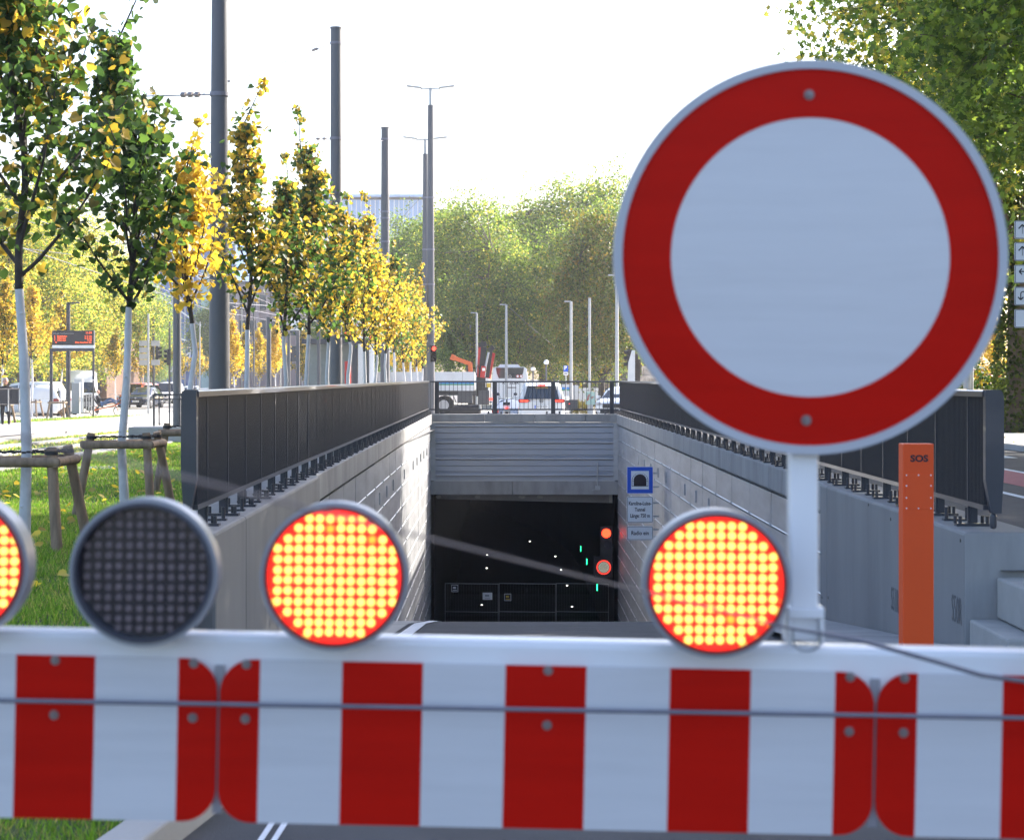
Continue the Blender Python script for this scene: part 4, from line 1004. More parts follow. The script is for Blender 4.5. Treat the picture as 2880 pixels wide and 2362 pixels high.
# fallen leaves on lawn and pavement
nr = np.random.default_rng(12); N = 420
x = np.concatenate([nr.uniform(-8, -2.9, 260), nr.uniform(11.2, 14.5, 90), nr.uniform(-7, -3.9, 70)]); y = np.concatenate([nr.uniform(9, 45, 260), nr.uniform(35, 60, 90), nr.uniform(16, 26, 70)])
z = np.array([gz(b_)+.05 if a_ < 0 else (gz(b_)+.13 if a_ > 5 else ramp_z(b_)+.07) for a_, b_ in zip(x, y)])
fl = mesh_obj('fallen_leaves', leaves('fallen_leaves', np.stack([x, y, z], 1), .09, nr, 'heart', M['lime_leaf'], 0, outward=np.tile([0, 0, 1.5], (N, 1)))); fl.color = (1, 0, 0, 1); tag(fl, kind='stuff')

# ================================================================ MASTS, LAMPS, WIRES
def mast(x, Y, r0, r1, ytop, label, bands=(), cap=True, name='catenary_mast', z=None, m='pole', group='grey masts along the tram line'):
    base = gz(Y); top = EYE-(ytop-HY)*Y/F; root = empty(name, ((x-CX)*Y/F, Y, base), label, 'mast', group)
    b = MB(); b.tube([(0, 0, 0), (0, 0, (top-base)*.5), (0, 0, top-base)], [r0, (r0+r1)/2, r1], 28); b.build('pole', M[m], root)
    if cap: b = MB(); b.cyl((0, 0, top-base), (0, 0, top-base+.05), r1*1.12, n=28); b.build('cap', M['pole'], root)
    for yb in bands:
        zb = EYE-(yb-HY)*Y/F-base; t = zb/(top-base); b = MB(); b.cyl((0, 0, zb-.035), (0, 0, zb+.035), lerp(r0, r1, t)+.02, n=28); b.build('clamp', M['wire'], root)
    return root
mast(617, 35, .198, .128, -190, 'huge grey tram mast running out of the top of the picture', (266,))
mast(945, 58, .188, .157, 82, 'tall grey mast with flat cap standing in the young tree row', (122, 390))
mast(1083, 78, .195, .15, 362, 'grey mast with flat cap and clamps, shortest of the tall masts', (392, 596, 614, 680))
def lum_mast(x, Y, ytop, yl, label, r0=.21):
    rt_ = mast(x, Y, r0, r0*.62, ytop, label, (556, 702, 800), cap=True, name='lamp_mast', group='double arm lamp masts')
    b0 = gz(Y); zt = EYE-(ytop-HY)*Y/F-b0; zl = EYE-(yl-HY)*Y/F-b0
    b = MB(); b.cyl((0, 0, zt), (0, 0, zl), .075, n=16); b.build('upper_tube', M['galv'], rt_)
    for s in (-1, 1):
        b = MB(); b.beam((0, 0, zl-.05), (s*.45, -.05, zl-.08), .09, .06); b.box((s*.75, -.08, zl+.02), (.72, .34, .06), M=Matrix.Rotation(-s*R(7), 3, 'Y')); b.build('luminaire', M['galv'], rt_, bevel=.01)
    return rt_
lum_mast(1211, 92, 300, 247, 'taller double arm lamp mast carrying the red traffic light')
lum_mast(1196, 99, 436, 390, 'shorter double arm lamp mast just behind the taller one', r0=.19)
PG = 'slim grey poles behind the left railing'
for x, Y, r, yt, lab in ((498, 62, .13, 700, 'slim grey mast with bright right edge behind the third white trunk'), (756, 78, .095, 895, 'grey pole with white insulators behind the left railing'), (838, 80, .075, 850, 'dark pole carrying the square warning sign'), (896, 76, .07, 880, 'dark pole in front of the truck cab'), (812, 95, .085, 940, 'thin dark pole behind the fifth white trunk')):
    mast(x, Y, r, r*.95, yt, lab, cap=True, name='street_pole', group=PG)
TPG = 'thin distant poles'
for x, Y, r, yt, lab in ((417, 120, .07, 882, 'pale thin pole carrying the grey lane boards'), (432, 150, .1, 890, 'dark pole right of the lane boards pole'), (477, 150, .08, 905, 'dark pole beside the black side facing signals'), (397, 160, .12, 780, 'grey pole in front of the blue glass building'), (562, 130, .05, 905, 'thin pole left of the big grey mast'), (548, 140, .05, 895, 'thin pole right behind the third white trunk'),
        (680, 150, .05, 870, 'thin pale pole behind the fourth white trunk'), (714, 120, .06, 815, 'grey pole between the fourth and fifth trunk'), (1112, 100, .05, 1000, 'thin station pole with the letter H sign'), (789, 130, .05, 1020, 'thin white pole behind the golden street tree')):
    mast(x, Y, r, r*.9, yt, lab, cap=False, name='thin_pole', m='galv' if x in (417, 680, 789, 562) else 'pole', group=TPG)
# street lamps with a single flat arm
def street_lamp(x, Y, ytop, r, label, arm=-1, al=1.0, m='galv', armdir=None):
    base = gz(Y); zt = EYE-(ytop-HY)*Y/F-base; rt_ = empty('street_lamp', ((x-CX)*Y/F, Y, base), label, 'street lamp', 'street lamps')
    b = MB(); b.cyl((0, 0, 0), (0, 0, zt), r, r*.8, 14); b.build('pole', M[m], rt_)
    b = MB(); b.box((arm*al*.5, 0, zt), (al, .22, .07)); b.build('lamp_head', M[m], rt_, bevel=.015)
street_lamp(192, 104, 852, .13, 'dark street lamp with flat head standing behind the passenger display', 1, .6, 'anthracite')
street_lamp(83, 115, 832, .06, 'street lamp with flat head right of the leftmost white trunk', 1, .35, 'pole')
street_lamp(1341, 135, 880, .09, 'pale street lamp left of the crane', -1, .42)
street_lamp(1424, 125, 857, .10, 'pale street lamp behind the white bus', -1, .42)
street_lamp(1606, 120, 848, .11, 'pale street lamp right of the parking sign', -1, .4)
street_lamp(1735, 112, 774, .115, 'pale street lamp at the left edge of the round sign', -1, .5)
street_lamp(2723, 55, 204, .09, 'pale street lamp among the leaves at the upper right', -1, .36)
for x, Y, yt, r, lab in ((1323, 150, 915, .06, 'thin pale pole left of the crane'), (1658, 122, 838, .085, 'pale flag pole in front of the chestnut tree'),):
    mast(x, Y, r, r, yt, lab, cap=False, name='thin_pole', m='galv', group=TPG)
def globe(x, y, Y, r, label, broken=False):
    base = gz(Y); zc = EYE-(y-HY)*Y/F-base; rt_ = empty('globe_lamp', ((x-CX)*Y/F, Y, base), label, 'street lamp', 'globe lamps')
    b = MB(); b.cyl((0, 0, 0), (0, 0, zc-r*.9), .05, .045, 10); b.cyl((0, 0, zc-r*1.1), (0, 0, zc-r*.85), .09, n=10); b.build('pole', M['pole'], rt_)
    b = MB(); b.sphere((0, 0, zc), r, 20, 14, sc=(1, 1, .75) if broken else (1, 1, 1)); o = b.build('globe', M['sign_white'], rt_)
globe(1536, 1019, 105, .135, 'white globe lamp right of the bus, taller of two')
globe(1499, 1038, 108, .135, 'tilted white bowl lamp between the bus and the globe lamp', True)
# overhead wires
def wire(p, q, r, label, group='overhead wires', ins=None):
    b = MB(); b.tube([p, p.lerp(q, .5)-Vector((0, 0, (q-p).length*.006)), q], r, 5); o = b.build('overhead_wire', M['wire']); tag(o, label, 'wire', group)
    if ins is not None:
        b = MB()
        for t in ins: a = p.lerp(q, t); c = p.lerp(q, t+.012); b.cyl(a, c, r*4, n=8)
        b.build('insulator', M['steel_bolt'], o)
wire(at(600, 266, 35), at(-300, 278, 38), .012, 'overhead wire leaving the huge mast to the left', ins=(.04, .06, .08))
wire(at(940, 120, 58), at(180, 400, 75), .011, 'sloping overhead wire from the capped mast down to the left', ins=(.05, .33))
wire(at(940, 390, 58), at(380, 402, 62), .010, 'level overhead wire from the capped mast to the left', ins=(.04, .07))
wire(at(1080, 396, 78), at(1046, 398, 76), .016, 'short wire stub at the top of the shortest tall mast')
WL = ['overhead wire running through the crowns left of the big mast, uppermost of the leaning ones', 'overhead wire just below the uppermost leaning one', 'leaning overhead wire reaching the golden tree', 'overhead wire crossing behind the second white trunk', 'level wire between the big mast and the pole with the square sign',
      'short wire falling to the right behind the fifth trunk', 'steep thin wire running down left from the lamp masts', 'wire in front of the blue glass building', 'slanting guy wire in front of the far green trees', 'short level wire at the top left edge behind the first tree']
for k_, (xw, lab) in enumerate(((-9.3, 'contact wire above the nearer tram track'), (-12.3, 'contact wire above the farther tram track'))):
    wire(Vector((xw, 12, 5.4)), Vector((xw, 150, 4.9)), .010, lab)
for i, (x0, y0, x1, y1, Y) in enumerate([(-60, 560, 640, 800, 60), (-60, 590, 620, 745, 64), (-60, 640, 560, 700, 70), (0, 690, 600, 760, 70), (640, 852, 860, 862, 90), (655, 862, 900, 905, 95), (1180, 560, 1100, 640, 95), (350, 770, 560, 850, 110), (1436, 868, 1560, 975, 125), (-60, 372, 90, 378, 60)]):
    wire(at(x0, y0, Y), at(x1, y1, Y+8), .012, WL[i])

# ================================================================ SIGNALS AND SIGNS
def signal_head(p, s, label, lit=None, rz=0, name='traffic_light', face=True):
    rt_ = empty(name, p, label, 'traffic light'); rt_.rotation_euler = (0, 0, rz)
    b = MB(); b.bb(-.15*s, .15*s, 0, .22*s, -.47*s, .47*s); b.bb(-.19*s, -.16*s, -.02, .2*s, -.5*s, .5*s); b.build('housing', M['black'], rt_, bevel=.015*s)
    for i, z in enumerate((.3*s, 0, -.3*s)):
        b = MB(); b.disc((0, 0, z), 0, .115*s, -.015, .01, n=24); b.build('lens', M['sig_red_s'] if lit == i else M['dark_lens'], rt_)
        b = MB(); n_ = 10; v = []
        for k in range(n_+1):
            a = R(-20+220*k/n_)
            for rr, yy in ((.135*s, 0), (.135*s, -.22*s*(1-.25*abs(math.sin(a)-1))), (.125*s, -.22*s*(1-.25*abs(math.sin(a)-1))), (.125*s, 0)): v.append((rr*math.cos(a), yy, z+rr*math.sin(a)))
        b.add(v, [(k*4+j, k*4+(j+1) % 4, (k+1)*4+(j+1) % 4, (k+1)*4+j) for k in range(n_) for j in range(4)]); b.build('visor', M['black'], rt_)
    return rt_
M['sig_red_s'] = glow('red signal lens', (1, .04, .02), 3.0)
signal_head(at(1220, 995, 88), .78, 'traffic light showing red on the tall lamp mast at the end of the left railing', 0, R(12))
signal_head(at(447, 992, 118), .8, 'black side facing traffic light on the pale boards pole', None, R(75))
signal_head(at(470, 1004, 120), 1.0, 'black traffic light turned left, beside the slim grey mast', None, R(-80))
signal_head(at(1766, 1010, 100), 1.0, 'dark side facing traffic light at the lower left edge of the round sign', None, R(-80))
def board(name, x0, x1, y0, y1, Y, m, label, cat='sign', group=None, post=None, th=.05, frame=None):
    p = at((x0+x1)/2, (y0+y1)/2, Y); w, h = (x1-x0)*Y/F/2, (y1-y0)*Y/F/2
    rt_ = empty(name, p, label, cat, group)
    b = MB(); b.bb(-w, w, 0, th, -h, h); b.build('panel', M[m], rt_, bevel=.01)
    if post: 
        b = MB(); zb = gz(Y)-p.z
        for px in post: b.cyl((px*w, th+.03, zb), (px*w, th+.03, h*.9), .035, n=8)
        b.build('post', M['galv'], rt_)
    return rt_, w, h
bd = [board('lane_board', 391, 417, y, y+15, 122, 'cabinet', lab, 'board', 'grey lane boards seen from behind')[0] for y, lab in ((958, 'grey board back, topmost on the left of the pale pole'), (977, 'grey board back, second on the left of the pale pole'), (995, 'grey board back, third on the left of the pale pole'), (1012, 'grey board back, lowest on the left of the pale pole'))]
bd = [board('lane_board', 425, 449, y, y+15, 122, 'cabinet', lab, 'board', 'grey lane boards seen from behind')[0] for y, lab in ((958, 'grey board back, topmost on the right of the pale pole'), (1012, 'grey board back, lowest on the right of the pale pole'))]
pk, w, h = board('parking_sign', 1585, 1598, 1028, 1045, 112, 'sign_blue', 'blue parking sign with white P and a small plate below', 'sign', None, post=(0,))
text('letter', 'P', .30, (-.02, -.01, .03), M['sign_white'], pk, bold=.012)
b = MB(); b.bb(-w, w, 0, .04, -h-.2, -h-.03); b.build('lower_plate', M['sign_white'], pk); b = MB(); b.bb(-w*.7, w*.7, -.01, -.004, -h-.14, -h-.09); b.build('plate_print', M['ink'], pk)
wsn, w, h = board('warning_sign', 814, 852, 895, 929, 79.5, 'sign_white', 'square white sign with a platform drawing and exclamation mark', 'sign')
b = MB()
for p_, q_ in (((-.2, -.14), (.02, .07)), ((.02, .07), (.15, .05)), ((.15, .05), (-.06, -.17)), ((-.06, -.17), (-.2, -.14)), ((-.2, -.14), (-.2, -.18)), ((-.06, -.17), (-.06, -.21)), ((-.2, -.18), (-.06, -.21)), ((-.06, -.21), (.15, .01))): b.beam((p_[0], -.006, p_[1]), (q_[0], -.006, q_[1]), .004, .012)
b.build('platform_drawing', M['ink'], wsn)
text('mark', '!', .42, (.22, -.008, -.02), M['ink'], wsn, bold=.01)
hs_, w, h = board('stop_sign', 1001, 1041, 895, 962, 108, 'sign_white', 'white stop board with red edges and a green and yellow H disc behind the trees', 'sign')
b = MB()
for s in (-1, 1): b.bb(s*w-.03, s*w+.03, -.03, .06, -h, h)
b.build('red_edges', M['refl_red'], hs_)
b = MB(); b.disc((.02, 0, h*.42), .2, .27, -.012, -.005, n=32); b.build('green_ring', M['green_stripe'], hs_); b = MB(); b.disc((.02, 0, h*.42), 0, .2, -.012, -.005, n=32); b.build('yellow_disc', M['yellow'], hs_); text('letter', 'H', .3, (.02, -.02, h*.42), M['green_stripe'], hs_, bold=.01)
h2, w, h = board('stop_plate', 1094, 1101, 978, 990, 99.5, 'sign_white', 'small white plate lettered H on a thin station pole', 'sign'); text('letter', 'H', .2, (0, -.01, 0), M['ink'], h2, bold=.006)
for x0, x1, lab, lines in ((962, 991, 'dark display with orange text left of the stop board', ('7 12', 'Bhf 6', 'O')), (1041, 1069, 'dark display with orange text right of the stop board', ('Tor 4', 'Dur 9', '0'))):
    dd, w, h = board('small_display', x0, x1, 921, 955, 109, 'black', lab, 'display', 'orange text displays at the stop')
    for i, s_ in enumerate(lines): text('orange_text', s_, .2, (0, -.01, h*.6-i*.2), M['orange_led'], dd, bold=.004)
# lane arrow signs at the right edge
YA = 24.; k = YA/F
for i, (y0, y1, sym, lab) in enumerate(((621, 672, 'up', 'small white sign with up arrow, topmost of the stack at the right edge'), (682, 734, 'up', 'small white sign with up arrow, second of the stack at the right edge'), (745, 797, 'left', 'small white sign with a left turning arrow at the right edge'),
        (807, 859, 'u', 'small white sign with a U turn arrow at the right edge'), (870, 922, '', 'blank small white sign, lowest of the stack at the right edge'))):
    p = at(2854, (y0+y1)/2, YA); hh = (y1-y0)*k/2; W2 = .34; x_ = p.x+W2/2
    rt_ = empty('arrow_sign', (x_, YA, p.z), lab, 'sign', 'small signs stacked at the right edge')
    def rr(w, h, r): return [(cx_+r*math.cos(a), cz_+r*math.sin(a)) for cx_, cz_, a0 in ((w-r, h-r, 0), (-w+r, h-r, 90), (-w+r, -h+r, 180), (w-r, -h+r, 270)) for a in [R(a0+18*j) for j in range(6)]]
    b = MB(); b.prism(rr(W2/2, hh, .02), 'Y', 0, .02); b.build('plate', M['rim_grey'], rt_)
    b = MB(); b.prism(rr(W2/2-.006, hh-.006, .017), 'Y', -.0015, -.0005); b.build('dark_rim', M['ink'], rt_)
    b = MB(); b.prism(rr(W2/2-.011, hh-.011, .013), 'Y', -.004, -.002); b.build('face', M['sign_white'], rt_)
    b = MB(); cx_ = at(2875, 0, YA).x-x_; t = .013
    if sym == 'up': b.beam((cx_, -.006, -.05), (cx_, -.006, .055), .003, t); [b.beam((cx_, -.006, .062), (cx_+s*.045, -.006, .012), .003, t*1.1) for s in (-1, 1)]
    elif sym == 'left':
        b.beam((cx_-.03, -.006, .03), (cx_+.02, -.006, .03), .003, t); b.tube([(cx_+.02, -.006, .03), (cx_+.04, -.006, .02), (cx_+.045, -.006, -.05)], .006, 6); [b.beam((cx_-.038, -.006, .03), (cx_-.005, -.006, .03+s*.035), .003, t*1.1) for s in (-1, 1)]
    elif sym == 'u':
        b.tube([(cx_-.02, -.006, -.03), (cx_-.02, -.006, .02)]+[(cx_+.01-.03*math.cos(a), -.006, .025+.03*math.sin(a)) for a in [R(20*j) for j in range(10)]]+[(cx_+.04, -.006, -.05)], .006, 6); [b.beam((cx_-.02, -.006, -.045), (cx_-.02+s*.032, -.006, -.012), .003, t*1.1) for s in (-1, 1)]
    if b.v: b.build('arrow', M['ink'], rt_)
b = MB(); px = at(2854, 0, YA).x+.17; b.cyl((px, YA+.06, 0), (px, YA+.06, 3.6), .03, n=12)
for z_ in range(5): b.cyl((px-.0, YA+.03, 3.35-z_*.27), (px, YA+.06, 3.35-z_*.27), .02, n=8)
tag(b.build('sign_post', M['galv']), 'grey sign post carrying the small arrow signs just outside the right edge', 'post')

# passenger display on its frame
Yd = 101.; u = Yd/F
pd = empty('passenger_display', at(205, 950, Yd), 'dark passenger information display with orange text on a tall grey frame', 'display')
w, h = 59*u, 20.5*u
b = MB(); b.bb(-w, w, 0, .3, -h, h); b.build('display_case', M['plastic_grey'], pd, bevel=.02)
b = MB(); b.bb(-w*.985, w*.985, -.012, -.002, -h*.93, h*.95); b.build('screen', M['dark_lens'], pd)
L_ = [('Ettlinger Tor/Staatstheater', -.45, .60, 'cab'), ('11:09', .76, .66, 'o'), ('5   Rheinhafen', -.58, .2, 'o'), ('in 2 min', .74, .2, 'o'), ('4   Oberreut', -.61, -.08, 'o'), ('in 6 min', .74, -.08, 'o'), ('4   Oberreut', -.61, -.36, 'o'), ('11:25', .79, -.36, 'o'), ('Bitte beachten Sie', .5, -.64, 'o'), ('O', -.8, -.64, 'o')]
for s_, fx_, fz_, c_ in L_: text('display_text', s_, .10 if c_ == 'cab' else .115 if s_ != '11:09' else .15, (w*fx_, -.02, h*fz_), M['cabinet'] if c_ == 'cab' else M['orange_led'], pd, bold=.002 if c_ == 'o' else 0)
b = MB(); b.bb(-w, w, .05, .25, -h-.16, -h-.01); b.build('light_strip', M['sign_white'], pd)
zb = gz(Yd)-pd.location.z
b = MB(); b.bb(-w-.12, w, .0, .2, -h-.32, -h-.17); b.bb(-w-.12, -w+.02, .0, .14, zb, -h-.32); b.bb(w-.09, w, .05, .2, -h-.17-1.6, -h-.32); b.build('frame', M['anthracite'], pd, bevel=.01)
b = MB(); b.bb(w-.085, w-.02, .06, .18, zb, -h-1.8); b.build('leg', M['anthracite'], pd)
cb, w, h = board('switch_cabinet', 201, 223, 1078, 1163, 99, 'cabinet', 'grey switch cabinet below the right part of the passenger display', 'cabinet', th=.35)
b = MB(); b.bb(-w*.9, w*.9, -.01, -.003, -h*.63, h*.95); b.build('door', M['cabinet'], cb); b = MB(); b.bb(-w*1.02, w*1.02, -.02, .37, h, h+.04); b.build('lid', M['bed_grey'], cb)
cb, w, h = board('switch_cabinet', 208, 231, 1068, 1160, 103, 'bed_grey', 'paler switch cabinet just behind and right of the grey one', 'cabinet', th=.35)
b = MB(); b.bb(-w*1.02, w*1.02, -.02, .37, h, h+.04); b.build('lid', M['bed_grey'], cb)
def small_rail(name, x0, x1, yt, yb, Y0, Y1, n, label, m='anthracite', fill=False, mp='galv'):
    A, B = at(x0, yt, Y0), at(x1, yt, Y1); hgt = (yb-yt)*Y0/F; B.z = A.z
    rt_ = empty(name, A, label, 'railing', 'short railings on the left'); d = B-A
    b = MB(); b.beam((0, 0, 0), d, .05, .05); b.beam((0, 0, -.12 if not fill else -hgt+.25), d+Vector((0, 0, -.12 if not fill else -hgt+.25)), .035, .035); b.build('rail', M[m], rt_)
    for i in range(n+1):
        b = MB(); p = d*(i/n); b.beam(p+Vector((0, 0, -hgt)), p, .05, .05); b.build('post', M[mp], rt_)
    b = MB(); k_ = n*(14 if fill else 3)
    for i in range(k_): p = d*((i+.5)/k_); b.beam(p+Vector((0, 0, -hgt+.25)), p, .035, .01)
    b.build('bars', M[m], rt_)
    return rt_
small_rail('short_railing', 433, 520, 1110, 1222, 53, 53, 1, 'open railing section left of the dark end panel', mp='anthracite')
small_rail('short_railing', 234, 257, 1112, 1162, 98, 106, 3, 'short pale topped railing behind the cyclist', mp='galv')
small_rail('short_railing', -40, 84, 1094, 1158, 68, 70, 4, 'dark panelled railing with white posts at the left edge', fill=True)
b = MB(); Yc = 49.; p = at(360, 1268, Yc); q = at(520, 1268, Yc); b.bb(p.x, q.x, Yc, Yc+1.2, -.05, .33)
tag(b.build('concrete_plinth', M['concrete_light'], bevel=.02), 'low grey concrete plinth on the lawn beside the dark end panel', 'plinth')
# concrete strips and rails of the grass tram track
for i, x in enumerate((-8.55, -10.05, -11.55, -13.0)):
    b = MB()
    for y0, y1 in ((20, 40), (40, 80), (80, 118)): b.beam((x, y0, gz(y0)+.03), (x, y1, gz(y1)+.03), .32, .06); b.beam((x, y0, gz(y0)+.06), (x, y1, gz(y1)+.06), .06, .03, 1)
    tag(b.build('tram_rail', [M['concrete_light'], M['galv']]), kind='structure')
b = MB(); b.bb(-7.9, -6.6, 33.5, 34.6, -.03, .012); tag(b.build('manhole_cover', M['concrete_light'], bevel=.005), 'flat rectangular concrete cover in the grass near the first stake frame', 'cover')

# ================================================================ VEHICLES
def wheel(root, x, y, r, w=.2):
    s = 1 if x > 0 else -1
    b = MB(); b.cyl((x-w/2, y, r), (x+w/2, y, r), r, n=28); t = b.build('wheel', M['tyre'], root, bevel=.02)
    b = MB(); b.cyl((x+s*(w/2-.01), y, r), (x+s*(w/2+.015), y, r), r*.62, r*.5, n=20); b.cyl((x+s*(w/2+.012), y, r), (x+s*(w/2+.05), y, r), r*.16, n=10)
    for a in range(5): an = 2*math.pi*a/5; b.beam((x+s*(w/2+.02), y, r), (x+s*(w/2+.02), y+math.cos(an)*r*.55, r+math.sin(an)*r*.55), .03, .06)
    b.build('rim', M['rim_m'], t)
def car(name, label, locn, rz, paint, L, W, H, kind, group=None, cat='car', lights_on=False, plate=None, front=False):
    """lofted body; local +Y is the front of the car"""
    root = empty(name, locn, label, cat, group, rz)
    hw = W/2
    if kind == 'suv': # y fraction, bottom, belt, roof, belt width, roof width
        S_ = [(-.5, .32, .80, .82, .86, .80), (-.49, .24, .98, 1.02, .94, .84), (-.46, .22, 1.02, 1.42, .97, .78), (-.40, .2, 1.02, H-.03, .99, .77), (-.2, .2, 1.0, H, 1, .79), (.02, .2, .99, H-.01, 1, .79), (.14, .2, .98, H-.1, 1, .77), (.27, .2, .97, 1.01, .99, .84), (.38, .22, .92, .95, .97, .8), (.46, .26, .80, .83, .93, .76), (.5, .34, .62, .66, .82, .7)]
        win = ((2, 3), (3, 4), (4, 5), (5, 6)); ws, rw = (6, 7), (1, 3)
    elif kind == 'van':
        S_ = [(-.5, .4, 1.3, H-.15, .97, .88), (-.49, .3, 1.3, H-.05, 1, .9), (-.2, .3, 1.3, H, 1, .9), (.1, .3, 1.3, H, 1, .9), (.24, .3, 1.3, H-.08, 1, .87), (.33, .3, 1.28, 1.93, .99, .84), (.42, .3, 1.22, 1.26, .98, .88), (.48, .32, 1.02, 1.06, .95, .84), (.5, .38, .8, .86, .88, .78)]
        win = ((3, 4), (4, 5)); ws, rw = (5, 6), None
    else:
        S_ = [(-.5, .34, .78, .8, .85, .78), (-.485, .26, .95, .98, .93, .82), (-.40, .2, .97, 1.06, .97, .8), (-.27, .2, .96, H-.07, .99, .72), (-.12, .2, .95, H, 1, .73), (.03, .2, .94, H-.03, 1, .72), (.12, .2, .93, H-.16, 1, .74), (.25, .2, .91, .95, .99, .82), (.38, .22, .85, .88, .96, .78), (.465, .26, .74, .77, .92, .74), (.5, .34, .58, .62, .82, .7)]
        win = ((3, 4), (4, 5), (5, 6)); ws, rw = (6, 7), (2, 3)
    def ring(s):
        yf, zb, zl, zr, wb, wr = s; y = yf*L
        half = [(.86*wb*hw, zb), (wb*hw, zb+.16), (wb*hw*1.0, lerp(zb, zl, .6)), (wb*hw*.975, zl), (lerp(wb, wr, .9)*hw, lerp(zl, zr, .85)), (wr*hw*.85, zr-.012 if zr-zl > .1 else zr), (wr*hw*.4, zr+.015)]
        return [(x, y, z) for x, z in half]+[(-x, y, z) for x, z in half[::-1]]
    rings = [ring(s) for s in S_]; n = 14
    b = MB(); v = [p for r_ in rings for p in r_]
    fs = [(i*n+k_, i*n+(k_+1) % n, (i+1)*n+(k_+1) % n, (i+1)*n+k_) for i in range(len(rings)-1) for k_ in range(n)]
    b.add(v, fs, 0, True); b.add(v, [tuple(range(n-1, -1, -1)), tuple(range((len(rings)-1)*n, len(rings)*n))], 0)
    b.build('body', M[paint], root)
    def patch(q, off, ins=.06):
        q = [Vector(p) for p in q]; c = sum(q, Vector())/4; nn = (q[1]-q[0]).cross(q[3]-q[0]).normalized()
        if nn.dot(c-Vector((0, c.y*.6, .5))) < 0: nn = -nn
        q = [p.lerp(c, ins)+nn*off for p in q]
        return q+[p-nn*(off+.01) for p in q]
    box_f = [(0, 1, 2, 3), (7, 6, 5, 4), (0, 4, 5, 1), (1, 5, 6, 2), (2, 6, 7, 3), (3, 7, 4, 0)]
    for a, c in win:
        for k0, k1 in ((3, 4), (n-4, n-5)):
            b = MB(); b.add(patch([rings[a][k0], rings[c][k0], rings[c][k1], rings[a][k1]], .008, .07), box_f); b.build('side_window', M['car_glass'], root)
    a, c = ws
    b = MB(); b.add(patch([rings[a][5], rings[c][4], rings[c][n-5], rings[a][n-6]], .02 if kind != 'van' else .03, .03), box_f); b.build('windscreen', M['car_glass'], root)
    if rw:
        a, c = rw; b = MB(); b.add(patch([rings[a][3], rings[c][5], rings[c][n-6], rings[a][n-4]], .02, .05), box_f); b.build('rear_window', M['car_glass'], root)
    r = .34 if kind != 'van' else .37
    for x in (-hw+.1, hw-.1):
        for y in (-.3*L, .31*L): wheel(root, x, y, r, .22)
    ye = L*.5
    if front:
        zt = {'van': (.95, 1.05), 'suv': (.72, .84), 'car': (.66, .78)}[kind]
        for s in (-1, 1):
            b = MB(); b.box((s*hw*.74, ye-.06, sum(zt)/2), (hw*.36, .12, zt[1]-zt[0]+(.1 if kind == 'van' else 0))); b.build('headlight', M['rim_m'], root, bevel=.03)
            b = MB(); b.box((s*(hw+.09), L*.17, 1.0 if kind != 'van' else 1.45), (.2, .12, .16 if kind != 'van' else .36)); b.build('wing_mirror', M[paint] if kind != 'van' else M['black'], root, bevel=.03)
        b = MB(); g0 = zt[0]-.10
        b.box((0, ye-.0, g0+.06), (hw*1.05, .05, .2 if kind != 'van' else .36)); b.box((0, ye-.02, .36), (hw*1.3, .07, .14)); b.build('grille', M['black'], root, bevel=.02)
        b = MB(); b.disc((0, 0, 0), .0, .06, 0, .02, n=16); o = b.build('badge', M['rim_m'], root, loc=(0, ye+.03, g0+.15)); o.rotation_euler = (0, 0, math.pi)
    else:
        for s in (-1, 1):
            b = MB(); b.box((s*hw*.78, -ye+.05, .93), (hw*.34, .13, .15)); b.build('tail_light', M['tail_red'] if lights_on else M['tail_off'], root, bevel=.03)
            b = MB(); b.box((s*(hw+.09), L*.17, 1.0), (.2, .12, .16)); b.build('wing_mirror', M[paint], root, bevel=.03)
    if plate:
        s = 1 if front else -1
        b = MB(); b.bb(-.26, .26, -.01, .01, -.055, .055); zp = .5 if front else .62
        o = b.build('number_plate', M['sign_white'], root, loc=(0, s*(ye+.035), zp)); o.rotation_euler = (0, 0, math.pi if s > 0 else 0)
        b = MB(); b.bb(-.26, -.22, -.014, -.011, -.055, .055); b.build('plate_band', M['sign_blue'], o)
        text('plate_lettering', plate, .1, (.02, -.013, 0), M['ink'], o, sx=.82)
    return root
# white people carrier seen from behind at the crossing
Yv = 76.; zv = -.26
wv = car('people_carrier', 'white people carrier with lit red tail lamps waiting behind the portal railing', ((1526-CX)*Yv/F, Yv+2.2, zv), R(-1), 'car_white', 4.4, 1.82, 1.66, 'suv', lights_on=True)
for c in list(wv.children):
    if c.name.startswith('tail_light') or c.name.startswith('rear_window'): bpy.data.objects.remove(c)
yr = -2.2
def face_part(name, poly, m, y=-.035, th=.03, mirror=False, par=wv):
    b = MB(); b.prism([(x, z) for x, z in poly], 'Y', y, y+th); return b.build(name, M[m] if isinstance(m, str) else m, par)
def tilt(z): return yr+.02+max(z-.98, 0)*.36
b = MB(); P8 = [(-.68, 1.0), (-.55, 1.5), (.55, 1.5), (.68, 1.0)]
b.add([(x, tilt(z)-.09, z) for x, z in P8]+[(x, tilt(z)+.06, z) for x, z in P8], [(3, 2, 1, 0), (4, 5, 6, 7), (0, 1, 5, 4), (1, 2, 6, 5), (2, 3, 7, 6), (3, 0, 4, 7)]); b.build('rear_window', M['car_glass'], wv, bevel=.01)
b = MB(); b.add([(-.62, yr+.0, 1.50), (.62, yr+.0, 1.50), (.60, yr+.28, 1.61), (-.60, yr+.28, 1.61), (-.6, yr+.4, 1.5), (.6, yr+.4, 1.5)], [(0, 1, 2, 3), (0, 4, 5, 1), (0, 3, 4), (1, 5, 2), (3, 2, 5, 4)]); b.build('roof_spoiler', M['car_white'], wv, bevel=.01)
b = MB(); b.bb(-.14, .14, yr-.02, yr+.06, 1.515, 1.555); b.build('brake_light', M['tail_red'], wv)
